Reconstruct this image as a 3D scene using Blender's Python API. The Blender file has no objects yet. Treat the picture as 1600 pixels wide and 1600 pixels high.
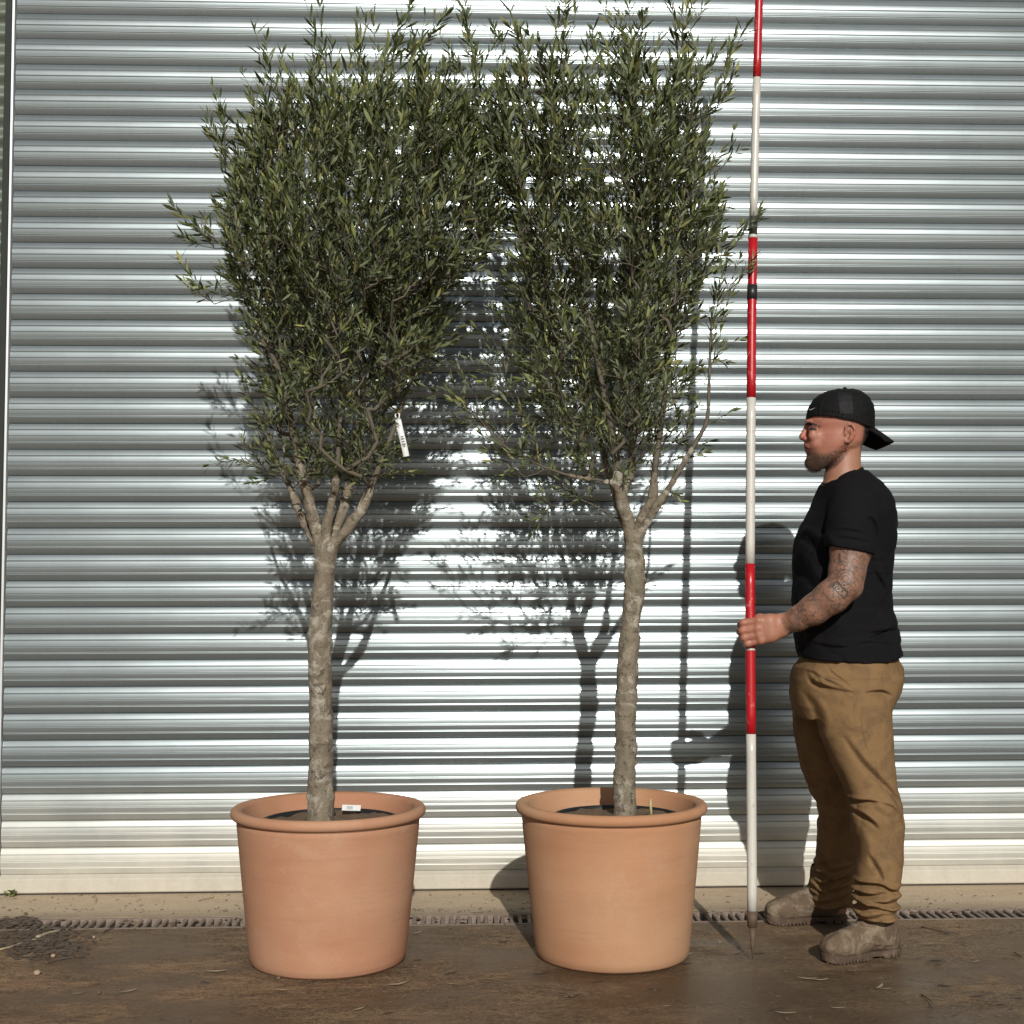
import bpy, math, random
import numpy as np
from mathutils import Vector, Matrix, noise
rnd = random.Random(7)
rng = np.random.default_rng(11)
S = bpy.context.scene
# ------------------------------------------------------------------ camera
H = 1.06; DIST = 4.8; FPX = 2100.0; TH = .0567; PS = .0361; RO = -.0024
_fw = np.array([math.sin(PS)*math.cos(TH), math.cos(PS)*math.cos(TH), math.sin(TH)])
_r = np.array([math.cos(PS), -math.sin(PS), 0]); _u = np.cross(_r, _fw)
_r2 = _r*math.cos(RO)+_u*math.sin(RO); _u2 = -_r*math.sin(RO)+_u*math.cos(RO)
CAMP = np.array([0, -DIST, H])
cd = bpy.data.cameras.new('camera'); co = bpy.data.objects.new('camera', cd); S.collection.objects.link(co)
cd.sensor_width = 36; cd.lens = 36*FPX/1600; cd.clip_end = 500; cd.clip_start = .05
_m = Matrix(((_r2[0], _u2[0], -_fw[0], CAMP[0]), (_r2[1], _u2[1], -_fw[1], CAMP[1]), (_r2[2], _u2[2], -_fw[2], CAMP[2]), (0, 0, 0, 1)))
co.matrix_world = _m; S.camera = co
# ------------------------------------------------------------------ light
SUN_EL = math.radians(27.0); SUN_T = -.062          # shadows run to +y and slightly to -x
sdir = np.array([-math.tan(.074), 1.0, 0]); sdir /= np.linalg.norm(sdir)
travel = Vector((sdir[0]*math.cos(SUN_EL), sdir[1]*math.cos(SUN_EL), -math.sin(SUN_EL)))
sl = bpy.data.lights.new('sun', 'SUN'); sl.energy = 4.0; sl.angle = math.radians(.53); sl.color = (1, .97, .92)
so = bpy.data.objects.new('sun', sl); S.collection.objects.link(so)
so.rotation_euler = travel.to_track_quat('-Z', 'Y').to_euler(); so.location = (1, -6, 6)
W = bpy.data.worlds.new('World'); S.world = W; W.use_nodes = True
wn = W.node_tree; bg = wn.nodes['Background']; sky = wn.nodes.new('ShaderNodeTexSky'); sky.sky_type = 'NISHITA'
sky.sun_disc = False; sky.sun_elevation = SUN_EL; sky.sun_rotation = math.atan2(-travel.x, -travel.y); sky.air_density = 1.0; sky.dust_density = 1.5
hs = wn.nodes.new('ShaderNodeHueSaturation'); hs.inputs['Saturation'].default_value = .45; wn.links.new(sky.outputs[0], hs.inputs['Color']); wn.links.new(hs.outputs[0], bg.inputs[0])   # thin milky haze over the blue
bg.inputs[1].default_value = .05
vs = S.view_settings; vs.view_transform = 'Standard'; vs.look = 'None'; vs.exposure = 0.0; vs.gamma = 1; vs.use_curve_mapping = False
S.render.engine = 'CYCLES'; S.cycles.max_bounces = 6; S.cycles.sample_clamp_indirect = 6

def at(x, y, Y):
    d = _fw*FPX+_r2*(x-800)-_u2*(y-800); return CAMP+d*(Y+DIST)/d[1]
def ground(x, y, z=0.0):
    d = _fw*FPX+_r2*(x-800)-_u2*(y-800); return CAMP+d*(z-H)/d[2]
def proj(P):
    v = np.asarray(P)-CAMP; d = v@_fw; return 800+FPX*(v@_r2)/d, 800-FPX*(v@_u2)/d

# ------------------------------------------------------------------ object helpers
COL = S.collection
def tag(o, label=None, cat=None, group=None, kind=None):
    if label: o['label'] = label
    if cat: o['category'] = cat
    if group: o['group'] = group
    if kind: o['kind'] = kind
    return o
def thing(name, label, cat, loc=(0, 0, 0), group=None):
    o = bpy.data.objects.new(name, None); COL.objects.link(o); o.location = loc; o.empty_display_size = .1
    return tag(o, label, cat, group)
def link(name, me, mat=None, parent=None):
    o = bpy.data.objects.new(name, me); COL.objects.link(o)
    if mat is not None:
        me.materials.clear(); me.materials.append(mat)
    if parent is not None:
        o.parent = parent
        r = parent
        off = Vector((0, 0, 0))
        while r is not None: off += r.location; r = r.parent
        o.location = -off                                            # meshes are written in world coordinates
    return o
def mesh(name, V, Fc, mat=None, parent=None, smooth=True):
    me = bpy.data.meshes.new(name); me.from_pydata([tuple(map(float, v)) for v in V], [], [tuple(map(int, f)) for f in Fc])
    me.validate(); me.update()
    if smooth: me.polygons.foreach_set('use_smooth', [True]*len(me.polygons))
    return link(name, me, mat, parent)
def fast_mesh(name, V, Q, mat=None, parent=None, smooth=True, n=4):
    me = bpy.data.meshes.new(name); V = np.ascontiguousarray(V, np.float32); Q = np.ascontiguousarray(Q, np.int32)
    me.vertices.add(len(V)); me.vertices.foreach_set('co', V.ravel())
    me.loops.add(Q.size); me.loops.foreach_set('vertex_index', Q.ravel())
    me.polygons.add(len(Q)); me.polygons.foreach_set('loop_start', np.arange(len(Q), dtype=np.int32)*n)
    me.polygons.foreach_set('loop_total', np.full(len(Q), n, np.int32))
    me.update(calc_edges=True); me.validate()
    if smooth: me.polygons.foreach_set('use_smooth', [True]*len(me.polygons))
    return link(name, me, mat, parent)
def box(name, lo, hi, mat, parent=None, bev=0.0):
    (a, b, c), (d, e, f) = lo, hi
    V = [(a, b, c), (d, b, c), (d, e, c), (a, e, c), (a, b, f), (d, b, f), (d, e, f), (a, e, f)]
    Fc = [(0, 3, 2, 1), (4, 5, 6, 7), (0, 1, 5, 4), (1, 2, 6, 5), (2, 3, 7, 6), (3, 0, 4, 7)]
    o = mesh(name, V, Fc, mat, parent, False)
    if bev:
        m = o.modifiers.new('bevel', 'BEVEL'); m.width = bev; m.segments = 2
    return o
def tube(P, R, n=8, cap=True, V=None, Fc=None):
    """tapered tube along points P with radii R; returns verts, faces"""
    P = np.asarray(P, float); V = [] if V is None else V; Fc = [] if Fc is None else Fc
    base = len(V); ref = np.array([.3, .9, .2]); T = np.gradient(P, axis=0)
    for i in range(len(P)):
        t = T[i]/(np.linalg.norm(T[i])+1e-9); a = np.cross(t, ref); a /= np.linalg.norm(a)+1e-9; b = np.cross(t, a)
        for k in range(n):
            q = 2*math.pi*k/n; V.append(P[i]+R[i]*(a*math.cos(q)+b*math.sin(q)))
    for i in range(len(P)-1):
        for k in range(n):
            A = base+i*n+k; B = base+i*n+(k+1) % n; Fc.append((A, B, B+n, A+n))
    if cap:
        Fc.append(tuple(base+k for k in range(n))[::-1]); Fc.append(tuple(base+(len(P)-1)*n+k for k in range(n)))
    return V, Fc
def lathe(prof, c, n=96):
    V = []; Fc = []
    for (r, z) in prof:
        for k in range(n):
            q = 2*math.pi*k/n; V.append((c[0]+r*math.cos(q), c[1]+r*math.sin(q), c[2]+z))
    for i in range(len(prof)-1):
        for k in range(n):
            A = i*n+k; B = i*n+(k+1) % n; Fc.append((A, B, B+n, A+n))
    return V, Fc

# ------------------------------------------------------------------ materials
class NT:
    def __init__(s, name):
        s.m = bpy.data.materials.new(name); s.m.use_nodes = True; s.t = s.m.node_tree; s.b = s.t.nodes['Principled BSDF']; s.out = s.t.nodes['Material Output']
        s.tc = s.n('ShaderNodeTexCoord'); s.geo = s.n('ShaderNodeNewGeometry'); s.world = False
    def src(s, nm='Object'): return s.geo.outputs['Position'] if s.world else s.tc.outputs[nm]
    def n(s, ty, **kw):
        nd = s.t.nodes.new(ty)
        for k, v in kw.items(): setattr(nd, k, v)
        return nd
    def l(s, a, b): s.t.links.new(a, b)
    def mapping(s, scale=(1, 1, 1), rot=(0, 0, 0), src='Object'):
        m = s.n('ShaderNodeMapping'); s.l(s.src(src), m.inputs[0]); m.inputs['Scale'].default_value = scale; m.inputs['Rotation'].default_value = rot; return m.outputs[0]
    def noise(s, scale, detail=4, rough=.6, vec=None, dist=0):
        nd = s.n('ShaderNodeTexNoise'); nd.inputs['Scale'].default_value = scale; nd.inputs['Detail'].default_value = detail
        nd.inputs['Roughness'].default_value = rough; nd.inputs['Distortion'].default_value = dist
        s.l(vec if vec is not None else s.src(), nd.inputs['Vector']); return nd.outputs['Fac']
    def voro(s, scale, vec=None, feature='F1', out='Distance'):
        nd = s.n('ShaderNodeTexVoronoi', feature=feature); nd.inputs['Scale'].default_value = scale
        s.l(vec if vec is not None else s.src(), nd.inputs['Vector']); return nd.outputs[out]
    def ramp(s, fac, stops, interp='LINEAR'):
        nd = s.n('ShaderNodeValToRGB'); e = nd.color_ramp.elements; nd.color_ramp.interpolation = interp
        while len(e) < len(stops): e.new(.5)
        for i, (p, c) in enumerate(stops):
            e[i].position = p; e[i].color = (c, c, c, 1) if isinstance(c, (int, float)) else (*c, 1)
        s.l(fac, nd.inputs[0]); return nd.outputs[0]
    def mix(s, fac, a, b, mode='MIX'):
        nd = s.n('ShaderNodeMix', data_type='RGBA', blend_type=mode)
        for sock, v in ((nd.inputs[0], fac), (nd.inputs[6], a), (nd.inputs[7], b)):
            if isinstance(v, (int, float)): sock.default_value = v if sock == nd.inputs[0] else (v, v, v, 1)
            elif isinstance(v, tuple): sock.default_value = (*v, 1)
            else: s.l(v, sock)
        return nd.outputs[2]
    def math(s, op, a, b=0.0, clamp=False):
        nd = s.n('ShaderNodeMath', operation=op, use_clamp=clamp)
        for k, v in enumerate((a, b)):
            if isinstance(v, (int, float)): nd.inputs[k].default_value = v
            else: s.l(v, nd.inputs[k])
        return nd.outputs[0]
    def sep(s, src='Object'):
        nd = s.n('ShaderNodeSeparateXYZ'); s.l(s.src(src), nd.inputs[0]); return nd.outputs
    def bump(s, h, strength=.3, dist=.01):
        nd = s.n('ShaderNodeBump'); nd.inputs['Strength'].default_value = strength; nd.inputs['Distance'].default_value = dist
        s.l(h, nd.inputs['Height']); s.l(nd.outputs[0], s.b.inputs['Normal'])
    def set(s, color=None, rough=None, metal=None, **kw):
        for key, v in (('Base Color', color), ('Roughness', rough), ('Metallic', metal), *kw.items()):
            if v is None: continue
            i = s.b.inputs[key]
            if isinstance(v, (int, float)): i.default_value = v
            elif isinstance(v, tuple): i.default_value = (*v, 1) if len(v) == 3 else v
            else: s.l(v, i)
        return s
def simple(name, col, rough=.6, metal=0.0, var=.15, scale=30, bump=0.0, **kw):
    t = NT(name); f = t.noise(scale, 5)
    c = t.mix(f, tuple(x*(1-var) for x in col), tuple(min(1, x*(1+var)) for x in col))
    t.set(c, rough, metal, **kw)
    if bump: t.bump(f, bump, .005)
    return t.m

def mat_steel(name, dust=True):
    t = NT(name); t.world = True
    oi = t.n('ShaderNodeObjectInfo')
    streak = t.noise(1, 5, .65, t.mapping((.8, 30, 60)))
    fine = t.noise(1, 3, .6, t.mapping((3, 200, 900)))
    blot = t.noise(3.5, 5, .65, t.mapping((1, 1, 1)))
    base = t.mix(streak, (.225, .262, .270), (.285, .325, .333))
    spots = t.ramp(t.voro(46, t.mapping((1, 1, 2.2))), [(0, 1.0), (.045, .9), (.07, 0.0)])
    spk = t.math('MULTIPLY', spots, t.ramp(t.noise(2.2, 3), [(.5, 0.0), (.68, .5)]))
    base = t.mix(spk, base, (.32, .33, .31))
    z = t.sep()[2]
    # splashed yard dirt gathers on the lowest slats
    g = t.n('ShaderNodeMapRange'); t.l(z, g.inputs[0]); g.inputs[1].default_value = .02; g.inputs[2].default_value = .42; g.inputs[3].default_value = .85; g.inputs[4].default_value = .0
    d = t.math('MULTIPLY', g.outputs[0], t.math('ADD', t.math('MULTIPLY', blot, .9), .42), True)
    d = t.math('ADD', d, .02, True) if dust else t.math('MULTIPLY', d, 0.0)
    col = t.mix(d, base, t.mix(blot, (.60, .55, .44), (.70, .655, .56)))
    t.set(col, None, t.math('SUBTRACT', .74, t.math('MULTIPLY', d, .75), True))
    r = t.math('ADD', t.math('MULTIPLY', fine, .08), t.math('MULTIPLY', blot, .10))
    r = t.math('ADD', r, .19); r = t.math('ADD', r, t.math('MULTIPLY', d, .3)); t.l(r, t.b.inputs['Roughness'])
    t.bump(t.math('ADD', t.math('ADD', t.math('MULTIPLY', streak, .3), t.math('MULTIPLY', fine, .4)), t.math('MULTIPLY', t.noise(1, 2, .5, t.mapping((2.2, 9, 9))), 3.0)), .07, .003)
    return t.m
M_steel = mat_steel('galvanised_steel')
M_rail = NT('dusty_rail')
_b = M_rail.noise(9, 6, .7); _c = M_rail.noise(60, 4, .7); _v = M_rail.noise(1, 4, .6, M_rail.mapping((22, 10, 1.6)))
M_rail.set(M_rail.mix(M_rail.math('MULTIPLY', _c, _v), M_rail.mix(_b, (.43, .40, .33), (.60, .56, .475)), (.33, .28, .2)), .55, .15); M_rail.bump(_c, .15, .003); M_rail = M_rail.m
M_edge = simple('pale_guide_edge', (.62, .63, .62), .45, .5, .12, 14)
M_dark = simple('dark_green_trim', (.014, .019, .016), .8, 0, .3, 20, .1)
def mat_clad():
    t = NT('green_cladding'); n1 = t.noise(1, 5, .7, t.mapping((5, 5, 14)))
    c = t.mix(n1, (.085, .105, .075), (.20, .225, .18)); t.set(c, .42, .35); t.bump(t.noise(80, 3), .1, .003); return t.m
M_clad = mat_clad()
M_seal = simple('black_rubber', (.012, .012, .011), .7, 0, .3)

def mat_ground():
    t = NT('wet_muddy_concrete')
    a = t.noise(1.5, 8, .66, t.mapping((1, 1.5, 1)), .5)
    st = t.noise(1, 8, .74, t.mapping((3.2, 9, 1), (0, 0, .10)), 1.2)
    st2 = t.noise(1, 7, .78, t.mapping((16, 44, 1), (0, 0, -.06)), .8)
    blot = t.noise(9, 8, .75, None, .6)
    fine = t.noise(240, 5, .8); mid = t.noise(70, 6, .75, t.mapping((1, 1.6, 1)))
    c = t.mix(t.ramp(a, [(.42, 0.0), (.56, 1.0)]), (0.113, 0.065, 0.034), (0.227, 0.141, 0.077))
    c = t.mix(t.math('MULTIPLY', t.ramp(st, [(.47, 0.0), (.58, 1.0)]), .7), c, (0.378, 0.245, 0.134))
    x, y = t.sep()[0], t.sep()[1]
    gr = t.n('ShaderNodeMapRange'); t.l(x, gr.inputs[0]); gr.inputs[1].default_value = -.6; gr.inputs[2].default_value = 1.5
    c = t.mix(t.math('MULTIPLY', t.math('MULTIPLY', gr.outputs[0], t.ramp(t.noise(2.2, 7, .7), [(.44, 0.0), (.56, 1.0)])), .62), c, (0.217, 0.166, 0.111))
    lf = t.n('ShaderNodeMapRange'); t.l(x, lf.inputs[0]); lf.inputs[1].default_value = -.4; lf.inputs[2].default_value = -1.4
    yf = t.n('ShaderNodeMapRange'); t.l(y, yf.inputs[0]); yf.inputs[1].default_value = -.72; yf.inputs[2].default_value = -1.15
    c = t.mix(t.math('MULTIPLY', t.math('MULTIPLY', lf.outputs[0], yf.outputs[0]), t.ramp(st, [(.42, .1), (.52, .95)])), c, (0.435, 0.248, 0.133))
    c = t.mix(t.math('MULTIPLY', t.ramp(st2, [(.49, 0.0), (.58, 1.0)]), .55), c, (0.047, 0.029, 0.016))
    c = t.mix(t.math('MULTIPLY', t.ramp(blot, [(.50, 0.0), (.60, 1.0)]), .35), c, (0.057, 0.036, 0.021))
    c = t.mix(t.math('MULTIPLY', t.ramp(mid, [(.50, 0.0), (.56, 1.0)]), .55), c, (0.409, 0.287, 0.168))
    c = t.mix(t.math('MULTIPLY', t.ramp(fine, [(.51, 0.0), (.56, 1.0)]), .62), c, (0.025, 0.016, 0.010))
    agg = t.ramp(t.voro(190), [(.0, 1.0), (.14, .6), (.24, 0.0)])
    c = t.mix(t.math('MULTIPLY', agg, t.ramp(blot, [(.40, 0.0), (.52, .6)])), c, (0.453, 0.344, 0.221))
    wn_ = t.noise(1.9, 6, .6, t.mapping((1, 1.6, 1))); wet = t.math('ADD', t.ramp(wn_, [(.42, .36), (.58, .72)]), t.math('MULTIPLY', mid, .22), True); c = t.mix(t.ramp(wn_, [(.44, .62), (.54, 0.0)]), c, (0.109, 0.064, 0.033))
    dv = t.n('ShaderNodeVectorMath', operation='DISTANCE'); t.l(t.tc.outputs['Object'], dv.inputs[0]); dv.inputs[1].default_value = (.75, -1.25, 0)
    pud = t.ramp(t.math('ADD', t.math('MULTIPLY', dv.outputs['Value'], .55), t.math('MULTIPLY', t.noise(3.2, 7, .65, t.mapping((1, 2, 1))), .9)), [(.62, 1.0), (.80, 0.0)])
    c = t.mix(t.math('MULTIPLY', pud, .55), c, (0.063, 0.039, 0.020)); wet = t.mix(pud, wet, .24)
    t.set(c, wet, 0); t.b.inputs['Specular IOR Level'].default_value = .30
    h = t.math('ADD', t.math('MULTIPLY', fine, .5), t.math('ADD', mid, st2)); t.bump(h, .8, .010); return t.m
def mat_apron():
    t = NT('pale_concrete_apron'); a = t.noise(4, 6, .7, t.mapping((1, 3, 1))); f = t.noise(170, 5, .75); st = t.noise(1, 6, .7, t.mapping((10, 50, 1)))
    c = t.mix(a, (.36, .265, .170), (.54, .430, .295)); c = t.mix(t.ramp(f, [(.5, 0.0), (.68, .6)]), c, (.13, .095, .062))
    c = t.mix(t.ramp(st, [(.55, 0.0), (.7, .55)]), c, (.17, .125, .085))
    y = t.sep()[1]; g = t.n('ShaderNodeMapRange'); t.l(y, g.inputs[0]); g.inputs[1].default_value = -.24; g.inputs[2].default_value = -.37
    c = t.mix(t.math('MULTIPLY', g.outputs[0], t.ramp(a, [(.35, .2), (.6, .9)])), c, (.13, .092, .06))
    t.set(c, .8); t.bump(f, .35, .004); return t.m
M_ground = mat_ground(); M_apron = mat_apron()
def mat_terra(name, a, b, bloom, seed):
    t = NT(name)
    mp = t.n('ShaderNodeMapping'); t.l(t.tc.outputs['Object'], mp.inputs[0]); mp.inputs['Scale'].default_value = (1.2, 1.2, 9); mp.inputs['Location'].default_value = (seed, seed*.7, seed*.3)
    band = t.noise(1, 5, .6, mp.outputs[0], .15)
    mp2 = t.n('ShaderNodeMapping'); t.l(t.tc.outputs['Object'], mp2.inputs[0]); mp2.inputs['Location'].default_value = (seed*2, 1, 2)
    bl = t.noise(2.2, 4, .5, mp2.outputs[0], .2)
    fine = t.noise(260, 4, .7); ring = t.noise(1, 3, .6, t.mapping((2, 2, 220)))
    c = t.mix(t.ramp(band, [(.35, 0.0), (.65, 1.0)]), a, b)
    c = t.mix(t.ramp(bl, [(.42, 0.0), (.68, .62)]), c, bloom)
    lime = t.ramp(t.noise(5, 7, .72, mp2.outputs[0], .8), [(.56, 0.0), (.68, .22)]); c = t.mix(lime, c, (.50, .36, .26)); sm = t.ramp(t.noise(1, 5, .7, t.mapping((3, 3, 30))), [(.54, 0.0), (.64, .16)]); c = t.mix(sm, c, tuple(x*.72 for x in a))
    c = t.mix(t.math('MULTIPLY', t.ramp(fine, [(.4, 0.0), (.7, 1.0)]), .22), c, tuple(x*.62 for x in a))
    sp = t.ramp(t.voro(30), [(0, 1.0), (.035, 1.0), (.05, 0.0)]); c = t.mix(t.math('MULTIPLY', sp, .35), c, (.16, .08, .05))
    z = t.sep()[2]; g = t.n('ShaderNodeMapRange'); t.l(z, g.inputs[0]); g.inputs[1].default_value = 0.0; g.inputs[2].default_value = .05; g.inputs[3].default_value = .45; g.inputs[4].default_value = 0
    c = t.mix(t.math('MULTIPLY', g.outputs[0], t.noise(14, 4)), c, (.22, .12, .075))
    t.set(c, .78); t.b.inputs['Specular IOR Level'].default_value = .3
    t.bump(t.math('ADD', t.math('MULTIPLY', ring, .7), t.math('MULTIPLY', fine, .5)), .22, .0022); return t.m
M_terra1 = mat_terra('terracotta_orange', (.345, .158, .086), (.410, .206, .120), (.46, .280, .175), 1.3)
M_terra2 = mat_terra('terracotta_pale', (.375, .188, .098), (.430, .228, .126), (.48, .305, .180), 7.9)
def mat_bark():
    t = NT('olive_bark'); a = t.noise(26, 6, .68, t.mapping((1, 1, .8))); v = t.voro(75, t.mapping((1, 1, .7))); f = t.noise(160, 4, .7)
    c = t.mix(a, (.075, .056, .036), (.30, .250, .175)); c = t.mix(t.ramp(t.noise(7, 5, .6), [(.5, 0.0), (.7, .45)]), c, (.155, .155, .10))
    c = t.mix(t.ramp(v, [(.0, .85), (.22, 0.0)]), c, (.045, .033, .022))
    c = t.mix(t.ramp(t.noise(14, 7, .75, None, 1.0), [(.52, 0.0), (.60, .8)]), c, (.38, .345, .28)); c = t.mix(t.ramp(t.noise(38, 5, .7), [(.56, 0.0), (.64, .75)]), c, (.050, .036, .024))
    t.set(c, .85); t.bump(t.math('ADD', a, t.math('MULTIPLY', f, .7)), .9, .008); return t.m
M_bark = mat_bark()
M_twig = simple('twig_bark', (.095, .080, .055), .8, 0, .35, 40, .2)
def mat_leaf():
    t = NT('olive_leaf'); g = t.n('ShaderNodeNewGeometry'); r = g.outputs['Random Per Island']
    top = t.ramp(r, [(0, (.026, .038, .014)), (.3, (.060, .078, .024)), (.55, (.130, .154, .046)), (.85, (.25, .270, .100)), (1, (.31, .29, .10))])
    und = t.ramp(r, [(0, (.070, .085, .045)), (.6, (.115, .135, .072)), (1, (.19, .21, .12))])
    t.set(t.mix(g.outputs['Backfacing'], top, und), .55); t.b.inputs['Specular IOR Level'].default_value = .22
    tr = t.n('ShaderNodeBsdfTranslucent'); t.l(t.mix(.5, top, (.12, .15, .03)), tr.inputs[0])
    mx = t.n('ShaderNodeMixShader'); mx.inputs[0].default_value = .14; t.l(t.b.outputs[0], mx.inputs[1]); t.l(tr.outputs[0], mx.inputs[2]); t.l(mx.outputs[0], t.out.inputs[0]); return t.m
M_leaf = mat_leaf()
M_plastic = simple('black_plastic', (.012, .013, .014), .38, 0, .2)
M_soil = simple('potting_soil', (.12, .078, .045), .95, 0, .6, 60, .8)
M_white = simple('white_label', (.72, .72, .70), .5, 0, .05)
M_print = simple('grey_print', (.10, .11, .12), .6, 0, .1)
def mat_paint(name, col, chip, amt=.5):
    t = NT(name); n1 = t.noise(1, 5, .75, t.mapping((90, 90, 45))); n2 = t.noise(9, 4)
    f = t.math('MULTIPLY', t.ramp(n1, [(.60, 0.0), (.66, 1.0)]), amt)
    c = t.mix(n2, tuple(x*.82 for x in col), col); t.set(t.mix(f, c, chip), .33); t.bump(n1, .2, .002); return t.m
M_red = mat_paint('worn_red_paint', (.42, .008, .014), (.62, .20, .18), .8)
M_cream = mat_paint('worn_white_paint', (.56, .54, .48), (.26, .23, .18), .6)
M_rust = simple('muddy_rusty_iron', (.10, .062, .040), .75, .1, .5, 50, .5)
M_tape = simple('black_tape', (.016, .018, .017), .4, 0, .2)
M_grate = simple('dirty_grate_iron', (.215, .165, .13), .7, .25, .45, 35, .5)
M_cavity = simple('dark_silt', (.020, .015, .011), .95, 0, .4)
def mat_cloth(name, col, rough, weave, wamt, dirt=None, sheen=0.0):
    t = NT(name); n1 = t.noise(7, 5, .6); n2 = t.noise(1, 2, .5, t.mapping((weave, weave, weave*1.6)))
    c = t.mix(n1, tuple(x*.82 for x in col), tuple(x*1.15 for x in col))
    if dirt: c = t.mix(t.ramp(t.noise(16, 7, .75, None, .6), [(.47, 0.0), (.62, .75)]), c, dirt)
    c = t.mix(t.math('MULTIPLY', n2, .25), c, tuple(x*.6 for x in col))
    t.set(c, rough); t.b.inputs['Specular IOR Level'].default_value = .12
    if sheen: t.b.inputs['Sheen Weight'].default_value = sheen; t.b.inputs['Sheen Roughness'].default_value = .5
    w = t.noise(24, 4, .55, t.mapping((1, 1, 1.5)), .8)
    t.bump(t.math('ADD', t.math('MULTIPLY', n2, .25), t.math('MULTIPLY', w, 1.0)), wamt, .006); return t.m
M_shirt = mat_cloth('black_cotton', (.0066, .0062, .0074), .9, 420, .40)
M_chino = mat_cloth('brown_cotton_twill', (.200, .121, .056), .9, 380, .45, (.120, .074, .040))
M_cap = mat_cloth('black_cap_fabric', (.0065, .0068, .0065), .75, 300, .12)
M_capside = mat_cloth('black_cap_mesh', (.0125, .0118, .0135), .55, 260, .6)
M_boot = mat_cloth('muddy_suede', (.120, .084, .056), .95, 160, 1.0, (.27, .215, .155))
M_sole = mat_cloth('muddy_rubber_sole', (.080, .056, .040), .85, 90, .6, (.17, .125, .088))
M_gold = simple('gold_chain', (.75, .52, .20), .3, 1.0, .1)
M_eye = simple('eye_white', (.22, .19, .17), .25, 0, .05)
M_iris = simple('dark_iris', (.02, .014, .01), .2, 0, .1)
def mat_skin():
    t = NT('skin'); ca = t.n('ShaderNodeAttribute', attribute_name='skin_tone'); ta = t.n('ShaderNodeAttribute', attribute_name='tattoo')
    n1 = t.noise(130, 5, .75); c = t.mix(t.math('MULTIPLY', n1, .55), ca.outputs['Color'], (.36, .15, .10), 'MULTIPLY')
    v = t.voro(1, t.mapping((38, 38, 38)), 'DISTANCE_TO_EDGE'); w = t.noise(48, 4, .7, None, 1.5); big = t.noise(19, 3, .6)
    lines = t.ramp(v, [(.0, .75), (.05, .6), (.12, 0.0)]); sh = t.ramp(w, [(.46, 0.0), (.56, .8)])
    f = t.math('MAXIMUM', t.math('MULTIPLY', lines, t.ramp(big, [(.4, .2), (.55, 1.0)])), sh); f = t.math('MAXIMUM', f, t.ramp(t.noise(28, 4, .6), [(.42, .12), (.6, .42)]))
    c = t.mix(t.math('MULTIPLY', t.math('MULTIPLY', f, ta.outputs['Fac']), 1.0, True), c, (.062, .050, .042))
    t.set(c, .5); t.b.inputs['Subsurface Weight'].default_value = .10; t.b.inputs['Subsurface Radius'].default_value = (.9, .35, .2); t.b.inputs['Subsurface Scale'].default_value = .008
    t.b.inputs['Specular IOR Level'].default_value = .35; t.bump(t.noise(300, 3, .6), .15, .002); return t.m
M_skin = mat_skin()
M_ink = simple('tattoo_ink', (.055, .042, .036), .55, 0, .2); M_bareskin = simple('tattoo_light_skin', (.40, .225, .145), .55, 0, .1)
M_dryleaf = simple('dry_leaf', (.27, .21, .13), .8, 0, .4, 20)
M_darkleaf = simple('wet_dark_leaf', (.06, .042, .028), .6, 0, .4, 20)
M_drytwig = simple('dry_twig', (.085, .06, .04), .8, 0, .4, 20)
M_weed = simple('weed_green', (.16, .22, .05), .6, 0, .3, 20)
M_stone = simple('pale_stone', (.33, .24, .16), .85, 0, .3, 60, .4)

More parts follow.
